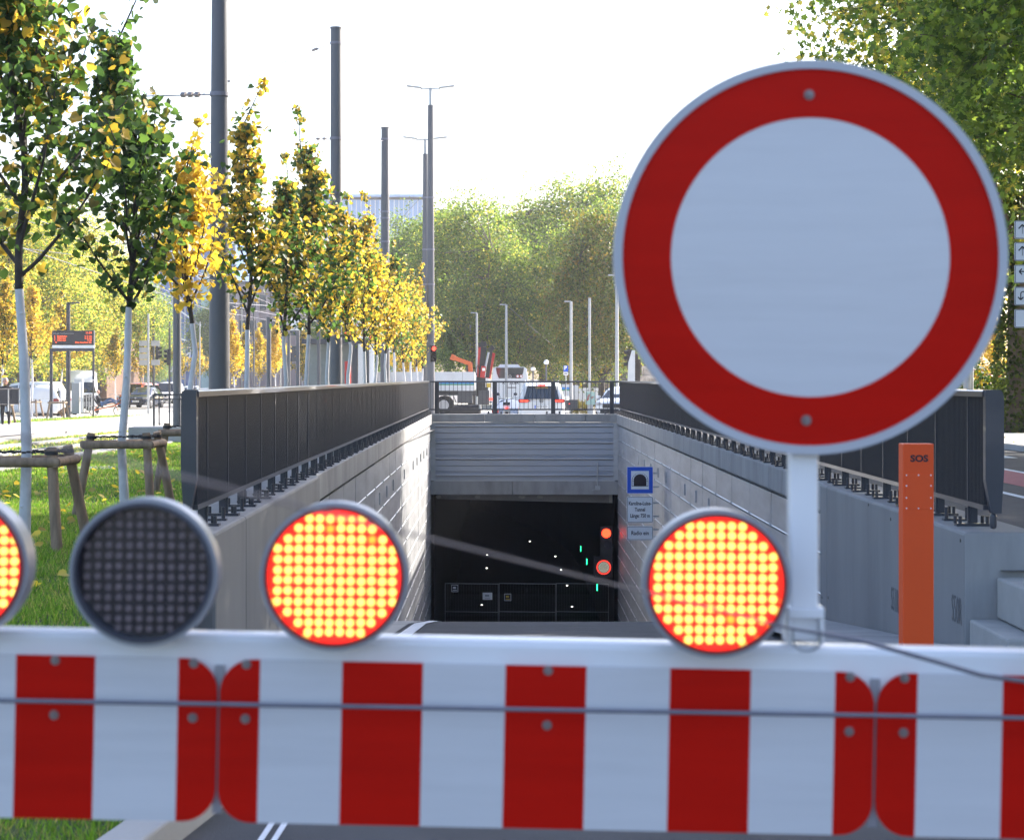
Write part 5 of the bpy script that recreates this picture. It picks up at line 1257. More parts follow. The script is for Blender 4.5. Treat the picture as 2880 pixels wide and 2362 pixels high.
for s in (-1, 1):
    pl = [(s*.42, .93), (s*.50, .985), (s*.88, .995), (s*.90, .93), (s*.86, .86), (s*.56, .875)]
    b = MB(); b.prism(pl if s > 0 else pl[::-1], 'Y', yr-.045, yr+.06); t = b.build('tail_light', M['tail_off'], wv)
    for x0, x1 in ((.52, .66), (.69, .82)):
        b = MB(); b.bb(*sorted((s*x0, s*x1)), yr-.055, yr-.047, .91, .95); b.build('lit_element', M['sig_red_s'], t)
    b = MB(); b.cyl((s*.66, -1.5, 1.68), (s*.66, .9, 1.70), .02, n=8); b.build('roof_rail', M['galv'], wv)
b = MB(); b.bb(-.80, .80, yr-.06, yr+.1, .34, .62); b.build('bumper', M['car_white'], wv, bevel=.04)
b = MB(); b.bb(-.55, .55, yr-.075, yr-.05, .3, .36); b.build('bumper_trim', M['plastic_grey'], wv)
b = MB(); b.disc((0, 0, 0), .062, .075, -.01, .005, n=28)
for p_, q_ in (((-.035, .055), (0, .005)), ((.035, .055), (0, .005)), ((-.058, .025), (-.03, -.05)), ((-.03, -.05), (0, .0)), ((0, 0), (.03, -.05)), ((.03, -.05), (.058, .025))): b.beam((p_[0], -.004, p_[1]), (q_[0], -.004, q_[1]), .008, .014)
b.build('round_badge', M['plastic_grey'], wv, loc=(-.01, yr-.05, .93))
b = MB(); b.bb(-.27, .27, -.01, .01, -.06, .06); o = b.build('number_plate', M['sign_white'], wv, loc=(0, yr-.06, .70)); b = MB(); b.bb(-.27, -.225, -.014, -.011, -.06, .06); b.build('plate_band', M['sign_blue'], o); text('plate_lettering', 'W·CB 8220', .105, (.02, -.013, 0), M['ink'], o, sx=.8)
text('window_lettering', 'autovermietung', .075, (0, yr+.03, 1.44), M['yellow'], wv, sx=1.)
# silver car mostly hidden left of it, mirrors showing
car('silver_car', 'pale car beside the white people carrier, mostly hidden by the portal railing', ((1449-CX)*82/F, 84, -.75), R(-4), 'car_silver', 4.3, 1.75, 1.45, 'car', 'cars at the crossing')
# motor scooter with mirrors
ms = empty('motor_scooter', ((1425-CX)*80/F, 80, -.3), 'motor scooter with dark seat and two round mirrors between truck and people carrier', 'scooter')
b = MB(); b.cyl((0, -.6, .28), (0, -.6, .281), .01); 
for y in (-.6, .65): 
    w_ = MB(); w_.cyl((-.06, y, .25), (.06, y, .25), .25, n=24); t = w_.build('wheel', M['tyre'], ms, bevel=.02); w_ = MB(); w_.cyl((-.07, y, .25), (.07, y, .25), .14, n=16); w_.build('rim', M['rim_m'], t)
b = MB(); b.prism([(-.75, .55), (-.7, .78), (-.1, .72), (.15, .42), (.45, .42), (.6, .9), (.75, .85), (.7, .4), (.2, .28), (-.4, .3)], 'X', -.15, .15); b.build('body', M['car_white'], ms, bevel=.04)
b = MB(); b.prism([(-.78, .78), (-.7, .88), (-.15, .84), (-.08, .74)], 'X', -.14, .14); b.build('seat', M['black'], ms, bevel=.03)
b = MB(); b.tube([(-.34, .5, 1.02), (-.1, .6, .98), (.1, .6, .98), (.34, .5, 1.02)], .016, 8); b.cyl((0, .62, .6), (0, .58, 1.0), .03); b.build('handlebar', M['black'], ms)
for s in (-1, 1):
    b = MB(); b.tube([(s*.22, .55, 1.0), (s*.3, .55, 1.15)], .008, 6); b.sphere((s*.36, .55, 1.19), .085, 14, 8, sc=(1, .35, .75)); b.build('mirror', M['car_dark'], ms)
b = MB(); b.bb(-.05, .05, -.82, -.76, .6, .68); b.build('tail_light', M['tail_red'], ms)

# crane truck
tk = empty('crane_truck', ((868-CX)*107/F, 107, -.42), 'long white truck with blue and green stripes and a folded red crane at its rear', 'truck'); q = 107/F
X_ = lambda px: (px-868)*q
Z_ = lambda py: EYE-(py-HY)*q+.42
b = MB(); b.prism([(X_(870), Z_(1140)), (X_(868), Z_(1072)), (X_(884), Z_(1008)), (X_(893), Z_(996)), (X_(958), Z_(996)), (X_(962), Z_(1140))], 'Y', 0, 2.3); b.build('cab', M['car_white'], tk, bevel=.06)
b = MB(); b.prism([(X_(870.5), Z_(1062)), (X_(883), Z_(1008)), (X_(890), Z_(1006)), (X_(880), Z_(1054))], 'Y', -.02, 2.32); b.build('windscreen', M['car_glass'], tk)
b = MB(); b.prism([(X_(868), Z_(1010)), (X_(874), Z_(999)), (X_(892), Z_(993)), (X_(894), Z_(1000)), (X_(882), Z_(1004))], 'Y', -.08, 2.4); b.build('sun_visor', M['car_glass'], tk, bevel=.03)
b = MB(); b.prism([(X_(900), Z_(1012)), (X_(900), Z_(1056)), (X_(902), Z_(1064)), (X_(926), Z_(1052)), (X_(928), Z_(1012))], 'Y', -.02, .0); b.build('door_window', M['car_glass'], tk)
b = MB(); b.cyl((X_(907), 1, Z_(996)), (X_(907), 1, Z_(988)), .17, n=16); b.sphere((X_(907), 1, Z_(988)), .17, 12, 8, sc=(1, 1, .6)); b.build('beacon', M['car_orange'], tk)
b = MB(); b.bb(X_(884), X_(930), -.012, -.004, Z_(1078), Z_(1074)); b.bb(X_(1000), X_(1333), -.035, -.02, Z_(1079), Z_(1075)); b.build('blue_stripe', M['blue_stripe'], tk)
b = MB(); b.bb(X_(884), X_(930), -.012, -.004, Z_(1083), Z_(1079.5)); b.bb(X_(1000), X_(1333), -.035, -.02, Z_(1083), Z_(1079.5)); b.build('green_stripe', M['green_stripe'], tk)
b = MB(); b.bb(X_(985), X_(1334), -.02, 2.3, Z_(1099), Z_(1046)); b.build('dropside_bed', M['bed_grey'], tk, bevel=.015)
b = MB()
for x in (1060, 1140, 1220, 1300): b.bb(X_(x), X_(x+1.5), -.03, -.02, Z_(1099), Z_(1046))
b.bb(X_(985), X_(1334), -.03, -.02, Z_(1074), Z_(1073)); b.build('bed_joints', M['cabinet'], tk)
b = MB(); b.bb(X_(900), X_(1340), .3, 2.0, Z_(1112), Z_(1099)); b.bb(X_(1288), X_(1328), .05, 2.2, Z_(1134), Z_(1099)); b.build('chassis', M['plastic_grey'], tk)
for x in (925, 1248, 1190):
    for yy in (.15, 2.1):
        w_ = MB(); w_.cyl((X_(x), yy-.17, .5), (X_(x), yy+.17, .5), .5, n=32); t = w_.build('wheel', M['tyre'], tk, bevel=.03)
        w_ = MB(); w_.cyl((X_(x), yy-.19, .5), (X_(x), yy+.19, .5), .28, n=20); w_.cyl((X_(x), yy-.23, .5), (X_(x), yy-.19, .5), .12, n=12)
        for a in range(8): an = a*math.pi/4; w_.cyl((X_(x)+.2*math.cos(an), yy-.205, .5+.2*math.sin(an)), (X_(x)+.2*math.cos(an), yy-.19, .5+.2*math.sin(an)), .025, n=6)
        w_.build('rim', M['rim_m'], t)
b = MB(); pts = [(X_(1212), 0, .72), (X_(1222), 0, 1.02), (X_(1248), 0, 1.12), (X_(1275), 0, 1.02), (X_(1284), 0, .6)]
for p_, q_ in zip(pts, pts[1:]): b.beam(p_, q_, .5, .03)
b.build('mudguard', M['plastic_grey'], tk)
cr_ = MB()
cr_.beam((X_(1352), .9, Z_(1115)), (X_(1352), .9, Z_(1060)), .5, .55, 1); cr_.beam((X_(1345), .8, Z_(1075)), (X_(1351), .8, Z_(968)), .22, .2, 0); cr_.beam((X_(1353), .75, Z_(1060)), (X_(1360), .75, Z_(975)), .3, .24, 1); cr_.beam((X_(1356), .55, Z_(1062)), (X_(1360), .55, Z_(1030)), .26, .26, 0)
cr_.beam((X_(1372), .9, Z_(1064)), (X_(1386), .9, Z_(992)), .26, .22, 0); cr_.beam((X_(1370), .7, Z_(1062)), (X_(1380), .7, Z_(985)), .2, .2, 1); cr_.beam((X_(1345), .8, Z_(970)), (X_(1368), .8, Z_(966)), .34, .26, 1); cr_.beam((X_(1376), .8, Z_(985)), (X_(1388), .8, Z_(975)), .26, .26, 1)
cr_.cyl((X_(1361), .5, Z_(1050)), (X_(1374), .5, Z_(990)), .06, mi=2); cr_.beam((X_(1346), .6, Z_(1105)), (X_(1372), .6, Z_(1105)), .5, .6, 1); cr_.tube([(X_(1340), .7, Z_(1055)), (X_(1336), .5, Z_(1040)), (X_(1344), .5, Z_(1025)), (X_(1350), .6, Z_(1048))], .03, 6, 1)
cr_.bb(X_(1367), X_(1380), .5, .9, Z_(1090), Z_(1078), 3); cr_.cyl((X_(1350), .4, Z_(1150)), (X_(1350), .4, Z_(1098)), .07, mi=2); cr_.cyl((X_(1350), .4, Z_(1126)), (X_(1350), .4, Z_(1098)), .1, mi=1)
cr_.build('folded_crane', [M['crane_red'], M['black'], M['galv'], M['yellow']], tk, bevel=.02)
b = MB(); b.bb(X_(1356), X_(1364), .38, .4, Z_(1043), Z_(1035)); b.build('crane_plate', M['sign_white'], tk)
b = MB(); b.bb(X_(1344), X_(1376), .3, 1.4, Z_(1138), Z_(1098)); b.build('stowage_box', M['plastic_grey'], tk, bevel=.02)
b = MB(); b.bb(X_(1376), X_(1386), .2, .3, Z_(1126), Z_(1119)); b.build('tail_light', M['tail_red'], tk)
# orange excavator arm behind the truck
ea = empty('excavator', (X_(0)+tk.location.x, 116, gz(116)), 'orange excavator whose bent arm shows above the truck bed', 'excavator'); ea.location = ((1300-CX)*116/F, 116, gz(116)); q2 = 116/F
EX = lambda px: (px-1300)*q2
EZ = lambda py: EYE-(py-HY)*q2-gz(116)
b = MB(); b.beam((EX(1272), 0, EZ(1005)), (EX(1322), 0, EZ(1023)), .25, .24); b.beam((EX(1322), 0, EZ(1019)), (EX(1324), 0, EZ(1060)), .25, .22); b.beam((EX(1268), 0, EZ(1003)), (EX(1280), 0, EZ(1008)), .3, .32); b.build('arm', M['orange_arm'], ea, bevel=.02)
b = MB(); b.bb(.2, 1.6, -.6, .9, 1.5, 2.5); b.build('body', M['bed_grey'], ea, bevel=.05)
for y in (-.75, .75):
    b = MB(); b.bb(-1.0, 1.1, y-.2, y+.2, 0, .6); b.build('track', M['black'], ea, bevel=.15)

# white coach from behind
bs = empty('bus', ((1434-CX)*139/F, 139, -.9), 'white coach seen from behind with dark rear window between crane and globe lamps', 'bus'); q3 = 139/F
BZ = lambda py: EYE-(py-HY)*q3+.9
hb_ = 1.27
def bring(y, s, top): return [(-hb_*s, y, .35), (hb_*s, y, .35), (hb_*s, y, 2.4), (hb_*.95*s, y, top-.12), (hb_*.8*s, y, top), (-hb_*.8*s, y, top), (-hb_*.95*s, y, top-.12), (-hb_*s, y, 2.4)]
TOP = BZ(1032)
b = MB(); rr_ = [bring(0, .97, TOP-.03), bring(.1, 1, TOP), bring(10, 1, TOP), bring(10.2, .95, TOP-.1)]
for a, c in zip(rr_, rr_[1:]): b.add(a+c, [(k_, (k_+1) % 8, 8+(k_+1) % 8, 8+k_) for k_ in range(8)])
b.add(rr_[0], [tuple(range(8))]); b.add(rr_[-1], [tuple(range(7, -1, -1))]); b.build('body', M['car_white'], bs, bevel=.03)
b = MB(); b.prism([(-.85, TOP), (-.7, TOP+.18), (.6, TOP+.18), (.75, TOP)], 'Y', .3, 4); b.build('roof_unit', M['car_white'], bs, bevel=.04)
wz0, wz1 = BZ(1064), BZ(1034)
b = MB(); b.prism([(-.78, wz0), (.78, wz0), (.93, lerp(wz0, wz1, .5)), (1.0, wz1), (-1.0, wz1), (-.93, lerp(wz0, wz1, .5))], 'Y', -.02, .05); b.build('rear_window', M['car_glass'], bs, bevel=.02)
b = MB(); b.disc((0, 0, 0), .095, .12, -.01, .0, n=24)
for a in (90, 210, 330): b.beam((0, -.005, 0), (.1*math.cos(R(a)), -.005, .1*math.sin(R(a))), .01, .02)
b.build('star_badge', M['rim_m'], bs, loc=(0.0, -.03, wz0+.12))
for s in (0, 1):
    b = MB(); b.disc((0, 0, 0), .08, .11, -.012, -.004, n=20); b.build('sticker_ring', M['refl_red'], bs, loc=(.55+s*.24, -.03, wz0+.15)); b = MB(); b.disc((0, 0, 0), 0, .08, -.012, -.004, n=20); b.build('sticker', M['sign_white'], bs, loc=(.55+s*.24, -.03, wz0+.15))
text('bus_lettering', 'RE  ZLER', .30, (0.05, -.012, BZ(1077)), M['ink'], bs, bold=.004)
b = MB(); b.bb(-.3, .45, -.02, .02, BZ(1090)-.03, BZ(1090)+.03); b.build('grille_slot', M['black'], bs)
for s in (-1, 1):
    b = MB(); b.bb(*sorted((s*1.02, s*1.2)), -.02, .05, BZ(1116), BZ(1104)); b.build('tail_light', M['tail_red'] if s < 0 else M['tail_off'], bs)
b = MB(); b.bb(-1.1, 1.1, -.03, .1, .35, .75); b.build('bumper', M['plastic_grey'], bs)
b = MB()
for yy in (1, 2.6, 4.2, 5.8, 7.4): b.bb(-hb_-.015, -hb_+.01, yy, yy+1.45, 1.6, 2.55)
b.build('side_windows', M['car_glass'], bs)
for x in (-1.05, 1.05): wheel(bs, x, 2.4, .5, .3)

# left side vehicles
VG = 'vehicles on the road at the left'
vn = car('delivery_van', 'white high roof van with dark windscreen behind the passenger display legs', ((196-CX)*121/F, 124.5, -.64), R(180+12), 'car_white', 6.2, 2.02, 2.68, 'van', VG, 'van', front=True)
car('dark_car', 'dark blue car facing the viewer at the left, behind the cyclist', ((392-CX)*140/F, 142, -.60), R(180-6), 'car_dark', 4.5, 1.82, 1.48, 'car', VG, front=True, plate='WÜ·RG 150')
car('orange_van', 'orange red car half hidden by the second white trunk behind the recumbent bicycle', ((362-CX)*146/F, 150, -.63), R(180-20), 'car_orange', 4.2, 1.8, 1.8, 'suv', VG, front=True)
car('white_minivan', 'white minivan facing the viewer right of the dark car', ((462-CX)*168/F, 170, -.65), R(180-6), 'car_white', 4.6, 1.85, 1.85, 'suv', VG, 'van', front=True)
car('white_car', 'white car behind the slim grey mast in the far left street', ((528-CX)*175/F, 177, -.65), R(180), 'car_white', 4.3, 1.8, 1.5, 'car', VG, front=True)
car('white_car', 'white car low behind the third white trunk', ((562-CX)*160/F, 162, -.75), R(180), 'car_white', 4.3, 1.8, 1.45, 'car', VG, front=True)
car('white_car', 'white car with rear turned to the viewer right of the dark panelled railing', ((103-CX)*108/F, 110, -.60), R(10), 'car_white', 4.3, 1.8, 1.75, 'suv', VG)
car('white_car', 'white saloon just left of the display frame leg', ((132-CX)*114/F, 117, -.62), R(18), 'car_white', 4.4, 1.78, 1.5, 'car', VG)
car('white_car', 'long white car roof behind the dark panelled railing', ((50-CX)*112/F, 114, -.62), R(75), 'car_white', 4.8, 1.8, 1.95, 'suv', VG)
car('dark_car', 'dark car between the white saloon and the van', ((148-CX)*126/F, 130, -.62), R(180-30), 'car_dark', 4.4, 1.8, 1.48, 'car', VG, front=True)
car('silver_car', 'silver car between the cyclist and the orange car', ((316-CX)*168/F, 170, -.62), R(180), 'car_silver', 4.3, 1.8, 1.5, 'car', VG, front=True)
# vehicles on the right beyond the portal railing
WB = 'white box vehicles beyond the crossing'
for x0, x1, y0, y1, Y, stripe, lab in ((1575, 1606, 1081, 1124, 122, True, 'white truck box with blue and green stripe right of the people carrier'), (1606, 1628, 1084, 1128, 124, False, 'narrow white box body right of the striped truck box'), (1628, 1692, 1092, 1130, 135, False, 'long white container behind the graffiti cabinet')):
    o, w, h = board('box_body', x0, x1, y0, y1, Y, 'bed_grey', lab, 'container', WB, th=2.2)
    b = MB(); b.bb(-w, w, .2, 2.0, -h-.35, -h-.002); b.build('underframe', M['plastic_grey'], o)
    if stripe:
        b = MB(); b.bb(-w*.8, w, -.02, -.005, h*.35, h*.62); b.build('blue_stripe', M['blue_stripe'], o); b = MB(); b.bb(-w*.6, w, -.02, -.005, h*.18, h*.33); b.build('green_stripe', M['green_stripe'], o)
    b = MB(); b.bb(-w*.02, w*.02, -.015, -.002, -h*.95, h*.95); b.build('door_joint', M['cabinet'], o)
bn, w, h = board('waste_bin', 1593, 1625, 1124, 1149, 90, 'plastic_grey', 'dark grey low trailer with orange light right of the people carrier', 'trailer', th=.9)
b = MB(); b.bb(-w*.55, -w*.4, -.02, 0, -h*.0, h*.15); b.build('marker_light', M['tail_red'], bn)
car('dark_car', 'dark blue parked car under the chestnut tree', ((1696-CX)*145/F, 146, -.65), R(60), 'car_dark', 4.4, 1.8, 1.45, 'car', 'cars at the crossing')
car('white_car', 'white car partly behind the corner of the right railing', ((1760-CX)*88/F, 90.5, -.32), R(165), 'car_white', 4.3, 1.8, 1.48, 'car', 'cars at the crossing', front=True)
gc, w, h = board('utility_cabinet', 1648, 1673, 1102, 1138, 95, 'sign_white', 'pale green utility cabinet with red graffiti behind the portal railing', 'cabinet', th=.4)
gc.children[0].data.materials[0] = mat('pale green sheet', (.35, .5, .45), .6, var=.1)
b = MB(); rg = random.Random(8)
for i in range(5):
    c = Vector((rg.uniform(-.12, .12), 0, rg.uniform(-.15, .15))); b.tube([c+Vector((.07*math.cos(a)*rg.uniform(.6, 1.2), -.008, .06*math.sin(a*1.3)*rg.uniform(.6, 1.3))) for a in [k_*.9 for k_ in range(7)]], .01, 5)
b.build('graffiti', M['crane_red'], gc)
b = MB(); b.bb(-w*.6, w*.6, .05, .3, gz(95)-gc.location.z, -h); b.build('plinth', M['galv'], gc)
pc, w, h = board('poster_box', 1722, 1737, 1100, 1136, 92, 'sign_blue', 'purple poster box with orange print near the right railing corner', 'poster box', th=.3)
pc.children[0].data.materials[0] = mat('purple poster', (.1, .035, .3), .5, var=.1)
b = MB()
for i in range(4): b.bb(-w*.7, w*(.5-.2*(i % 2)), -.01, -.003, h*.1-i*.09, h*.1-i*.09+.05)
b.build('orange_print', M['orange_arm'], pc)
b = MB(); b.bb(-w*.9, w*.9, .05, .25, gz(92)-pc.location.z, -h); b.build('plinth', M['galv'], pc)
# rusty white machine seen beside the round sign
rm_ = empty('drilling_rig', ((1790-CX)*96/F, 96, gz(96)), 'rusty white machine mast and plate beside the left edge of the round sign', 'machine'); q4 = 96/F
b = MB(); z0 = gz(96); zz = lambda py: EYE-(py-HY)*q4-z0
b.prism([((1767-1790)*q4, zz(1075)), ((1769-1790)*q4, zz(1020)), ((1779-1790)*q4, zz(985)), ((1786-1790)*q4, zz(985)), ((1786-1790)*q4, zz(1075))], 'Y', 0, .6); b.build('white_mast', M['bed_grey'], rm_, bevel=.03)
b = MB(); b.beam((0, .2, zz(1075)), (-.02, .2, zz(995)), .22, .2); b.beam((.12, .1, zz(1072)), (.16, .1, zz(1010)), .12, .12); b.build('greasy_spindle', M['bark_dark'], rm_)
b = MB(); b.bb(.1, 2.2, .2, 1.6, .2, zz(1056)); b.bb(.35, 2.2, .3, 1.5, zz(1056), zz(1030)); b.build('rusty_casing', mat('rust stained white paint', (.5, .43, .36), .8, var=.35, scale=4, stain=.55), rm_, bevel=.03)
b = MB(); b.bb(-.4, 2.2, -.1, 1.7, 0, .5); b.build('crawler', M['black'], rm_, bevel=.1)
# tram stop shelter
sh = empty('tram_shelter', ((1020-CX)*104/F, 104, gz(104)), 'dark tram stop shelter with flat roof and pale slatted sides behind the young trees', 'shelter'); q5 = 104/F
sx_ = lambda px: (px-1020)*q5
szz = lambda py: EYE-(py-HY)*q5-gz(104)
b = MB(); b.bb(sx_(848), sx_(1066), 0, 2.2, szz(967), szz(953)); b.build('roof', M['anthracite'], sh, bevel=.02)
for a, c in ((991, 1006), (1030, 1038)):
    b = MB(); b.bb(sx_(a), sx_(c), -.02, .3, 0, szz(958 if a < 1000 else 966)); b.build('column', M['anthracite'], sh)
for a, c, zt_ in ((1007, 1025, 958), (1038, 1052, 966)):
    b = MB(); b.bb(sx_(a), sx_(c), .12, .16, .05, szz(zt_+3), 0)
    for i in range(6): xx = lerp(sx_(a)+.02, sx_(c)-.02, i/5); b.bb(xx-.02, xx+.02, .05, .12, .02, szz(zt_), 1)
    b.build('slatted_side', [M['paving'], M['sign_white']], sh)
b = MB(); b.bb(sx_(968), sx_(984), .3, .7, szz(1090), szz(1016)); b.build('vending_machine_front', M['crane_red'], sh)
b = MB(); b.bb(sx_(852), sx_(990), 1.9, 1.95, szz(1090), szz(967)); b.build('glass_wall', mat('shelter glass', (.2, .24, .24), .1, var=.1, spec=.6), sh)

# ================================================================ PEOPLE AND DOG
def head(root, c, r, m_h, hairc='hair_grey', face=(0, -1), bald=False):
    b = MB(); f = Vector((face[0], face[1], 0)).normalized(); rt2 = f.cross(Vector((0, 0, 1)))
    b.sphere(c, r, 20, 14, sc=(.80, .92, 1.08)); c = Vector(c)
    b.sphere(c+f*r*.55-Vector((0, 0, r*.5)), r*.55, 12, 8, sc=(.9, .9, .8))
    b.sphere(c+f*r*.98-Vector((0, 0, r*.12)), r*.17, 8, 6, sc=(.8, 1, 1.3))
    for s in (-1, 1): b.sphere(c+rt2*s*r*.82-Vector((0, 0, r*.1)), r*.2, 8, 6, sc=(.6, 1, 1.2))
    h_ = b.build('head', M['skin'], root)
    b = MB()
    for s in (-1, 1): b.sphere(c+f*r*.84+rt2*s*r*.32+Vector((0, 0, r*.05)), r*.1, 8, 6)
    b.beam(c+f*r*.93-rt2*r*.22-Vector((0, 0, r*.52)), c+f*r*.93+rt2*r*.22-Vector((0, 0, r*.52)), .02*r, .05*r); b.build('face_features', M['bark_dark'], h_)
    b = MB(); b.sphere(c-f*r*.16+Vector((0, 0, r*.30)), r*1.0, 16, 10, sc=(.86, .9, 1.0) if not bald else (.84, .8, .72)); b.build('hair', M[hairc] if not bald else M['skin'], root)
# old man standing behind the dark panelled railing
Yo = 72.; om = empty('person', ((16-CX)*Yo/F, Yo, gz(Yo)+.02), 'grey haired man in a black jacket standing behind the dark railing at the left edge', 'person')
J = [(0, 0, .98), (0, 0, 1.2), (0, 0, 1.42), (0, -.01, 1.52), (-.19, 0, 1.4), (-.25, -.04, 1.15), (-.15, -.2, 1.05), (.19, 0, 1.4), (.25, -.04, 1.15), (.14, -.2, 1.08), (-.1, 0, .88), (-.11, -.02, .48), (-.11, 0, .08), (-.11, -.16, .04), (.1, 0, .88), (.11, .02, .48), (.11, .03, .08), (.11, -.13, .04)]
E = [(0, 1), (1, 2), (2, 3), (2, 4), (4, 5), (5, 6), (2, 7), (7, 8), (8, 9), (0, 10), (10, 11), (11, 12), (12, 13), (0, 14), (14, 15), (15, 16), (16, 17)]
skin('body', J, E, [.15, .15, .15, .06, .075, .05, .035, .075, .05, .035, .1, .065, .045, .035, .1, .065, .045, .035], M['black_cloth'], om, 2)
head(om, (0, -.03, 1.66), .115, M, 'hair_grey')
# recumbent cyclist
Yb = 113.; rb = empty('recumbent_bicycle', ((300-CX)*Yb/F, Yb, gz(Yb)), 'recumbent bicycle with orange frame and black seat at the left', 'bicycle')
for x, r, nm in ((-.72, .26, 'wheel'), (.66, .26, 'wheel')):
    b = MB(); b.tube([(x+r*math.cos(t), 0, r+r*math.sin(t)) for t in [2*math.pi*i/28 for i in range(29)]], .024, 8); t_ = b.build(nm, M['tyre'], rb)
    b = MB()
    for i in range(14): a = 2*math.pi*i/14; b.cyl((x, .02*(-1)**i, r), (x+r*math.cos(a), 0, r+r*math.sin(a)), .0035, n=4)
    b.cyl((x, -.05, r), (x, .05, r), .03); b.build('spokes', M['galv'], t_)
b = MB(); b.tube([(-.72, 0, .28), (-.35, 0, .38), (.1, 0, .48), (.45, 0, .55), (.80, 0, .74)], .038, 10); b.tube([(-.72, 0, .28), (-.5, 0, .62)], .022, 8); b.tube([(.5, 0, .57), (.66, .0, .28)], .024, 8); b.build('frame', M['car_orange'], rb)
b = MB(); b.tube([(-.2, 0, .5), (-.45, 0, .56), (-.62, 0, .8), (-.75, 0, 1.0)], .05, 8); b.build('seat', M['black'], rb)
b = MB(); b.disc((.80, 0, .76), .05, .09, -.04, -.02, n=20); b.cyl((.80, -.07, .76), (.70, -.07, .86), .015); b.cyl((.80, .07, .76), (.90, .07, .66), .015); b.bb(.66, .74, -.14, -.05, .85, .88); b.bb(.86, .94, .05, .14, .64, .67); b.build('crankset', M['black'], rb)
b = MB(); b.tube([(.48, 0, .6), (.42, 0, .95), (.2, -.2, 1.0), (.08, -.2, .98)], .016, 8); b.tube([(.42, 0, .95), (.2, .2, 1.0), (.08, .2, .98)], .016, 8); b.build('handlebar', M['black'], rb)
b = MB(); b.tube([(.38+.28*math.cos(a), 0, .98+.26*math.sin(a)) for a in [R(-40+15*i) for i in range(14)]], .012, 6); b.build('fairing_hoop', M['galv'], rb)
cy_ = empty('person', rb.location, 'bald man in black top and blue jeans riding the recumbent bicycle', 'person')
J = [(-.35, 0, .66), (-.46, 0, .86), (-.55, 0, 1.08), (-.54, 0, 1.2), (-.52, -.17, 1.06), (-.28, -.24, .90), (.05, -.2, .96), (-.52, .17, 1.06), (-.28, .24, .90), (.05, .2, .96)]
E = [(0, 1), (1, 2), (2, 3), (2, 4), (4, 5), (5, 6), (2, 7), (7, 8), (8, 9)]
skin('body', J, E, [.15, .14, .14, .06, .075, .05, .032, .075, .05, .032], M['black_cloth'], cy_, 2)
J = [(-.36, 0, .64), (-.2, -.1, .68), (.22, -.12, .96), (.62, -.11, .80), (.76, -.11, .92), (-.2, .1, .68), (.3, .12, .80), (.72, .11, .60), (.84, .11, .72)]
skin('trousers', J, [(0, 1), (1, 2), (2, 3), (3, 4), (0, 5), (5, 6), (6, 7), (7, 8)], [.13, .095, .07, .05, .04, .095, .07, .05, .04], M['jeans'], cy_, 2)
head(cy_, (-.49, 0, 1.34), .11, M, 'hair_grey', (1, -.15), bald=True)
# shaggy dog sitting in front of the van
dg = empty('dog', ((182-CX)*104/F, 104, gz(104)), 'small brown and white dog in front of the white van', 'dog')
J = [(-.18, 0, .34), (0, 0, .40), (.16, 0, .46), (.22, -.03, .58), (.26, -.12, .62), (-.2, -.07, .2), (-.14, -.08, .02), (-.2, .07, .2), (-.14, .08, .02), (.17, -.07, .22), (.18, -.08, .02), (.17, .07, .22), (.18, .08, .02), (-.32, 0, .3), (-.4, .02, .18), (.2, -.06, .68)]
skin('body', J, [(0, 1), (1, 2), (2, 3), (3, 4), (0, 5), (5, 6), (0, 7), (7, 8), (2, 9), (9, 10), (2, 11), (11, 12), (0, 13), (13, 14), (3, 15)], [.12, .12, .13, .09, .05, .06, .03, .06, .03, .05, .03, .05, .03, .04, .025, .03], M['fur'], dg, 2)

# ================================================================ BUILDINGS
M['facade_pink'] = mat('pinkish facade', (.40, .31, .30), .85, var=.1, scale=.2); M['facade_dark'] = mat('dark facade', (.10, .09, .09), .7, var=.15, scale=.3); M['window'] = mat('window glass', (.05, .07, .1), .12, var=.3, scale=.3, spec=.7)
M['glass_blue'] = mat('blue glass', (.12, .22, .48), .25, var=.2, scale=.15); M['glass_teal'] = mat('teal glass', (.3, .48, .5), .25, var=.15, scale=.2); M['louver'] = mat('blue white metal', (.5, .62, .8), .4, var=.15, scale=.3, stretch=(4, 1, .2)); M['facade_beige'] = mat('beige band', (.5, .42, .34), .8, var=.08); M['brown_wood'] = mat('brown cladding', (.13, .07, .045), .7, var=.25, scale=.6, stretch=(1, 1, 4))
def building(name, x0, x1, ytop, Y, depth, m, label, base=None):
    p = Vector(((x0-CX)*Y/F, Y, gz(Y))); W_ = (x1-x0)*Y/F; H_ = EYE-(ytop-HY)*Y/F-gz(Y)
    rt_ = empty(name, p, label, 'building'); b = MB(); b.bb(0, W_, 0, depth, -.5, H_); b.build('wall', M[m], rt_)
    b = MB(); b.bb(-.15, W_+.15, -.15, depth+.15, H_, H_+.35); b.build('roof', M['facade_dark'], rt_)
    return rt_, W_, H_
def windows(rt_, W_, z0, z1, nx, nz, fw, fh, m='window', x0=0.):
    for j in range(nz):
        for i in range(nx):
            cx_ = x0+(W_-x0)*(i+.5)/nx; cz_ = lerp(z0, z1, (j+.5)/nz); w_ = (W_-x0)/nx*fw/2; h_ = (z1-z0)/nz*fh/2
            b = MB(); b.bb(cx_-w_-.08, cx_+w_+.08, -.06, -.002, cz_-h_-.08, cz_+h_+.08); o = b.build('window', M['facade_beige'] if m == 'window' else M['galv'], rt_)
            b = MB(); b.bb(cx_-w_, cx_+w_, -.09, -.062, cz_-h_, cz_+h_); b.build('pane', M[m], o)
bd_, W_, H_ = building('civic_building', 640, 1010, 800, 225, 14, 'facade_pink', 'pinkish office building with rows of dark windows behind the young trees'); windows(bd_, W_, 3.5, H_-.6, 13, 3, .6, .6)
b = MB(); 
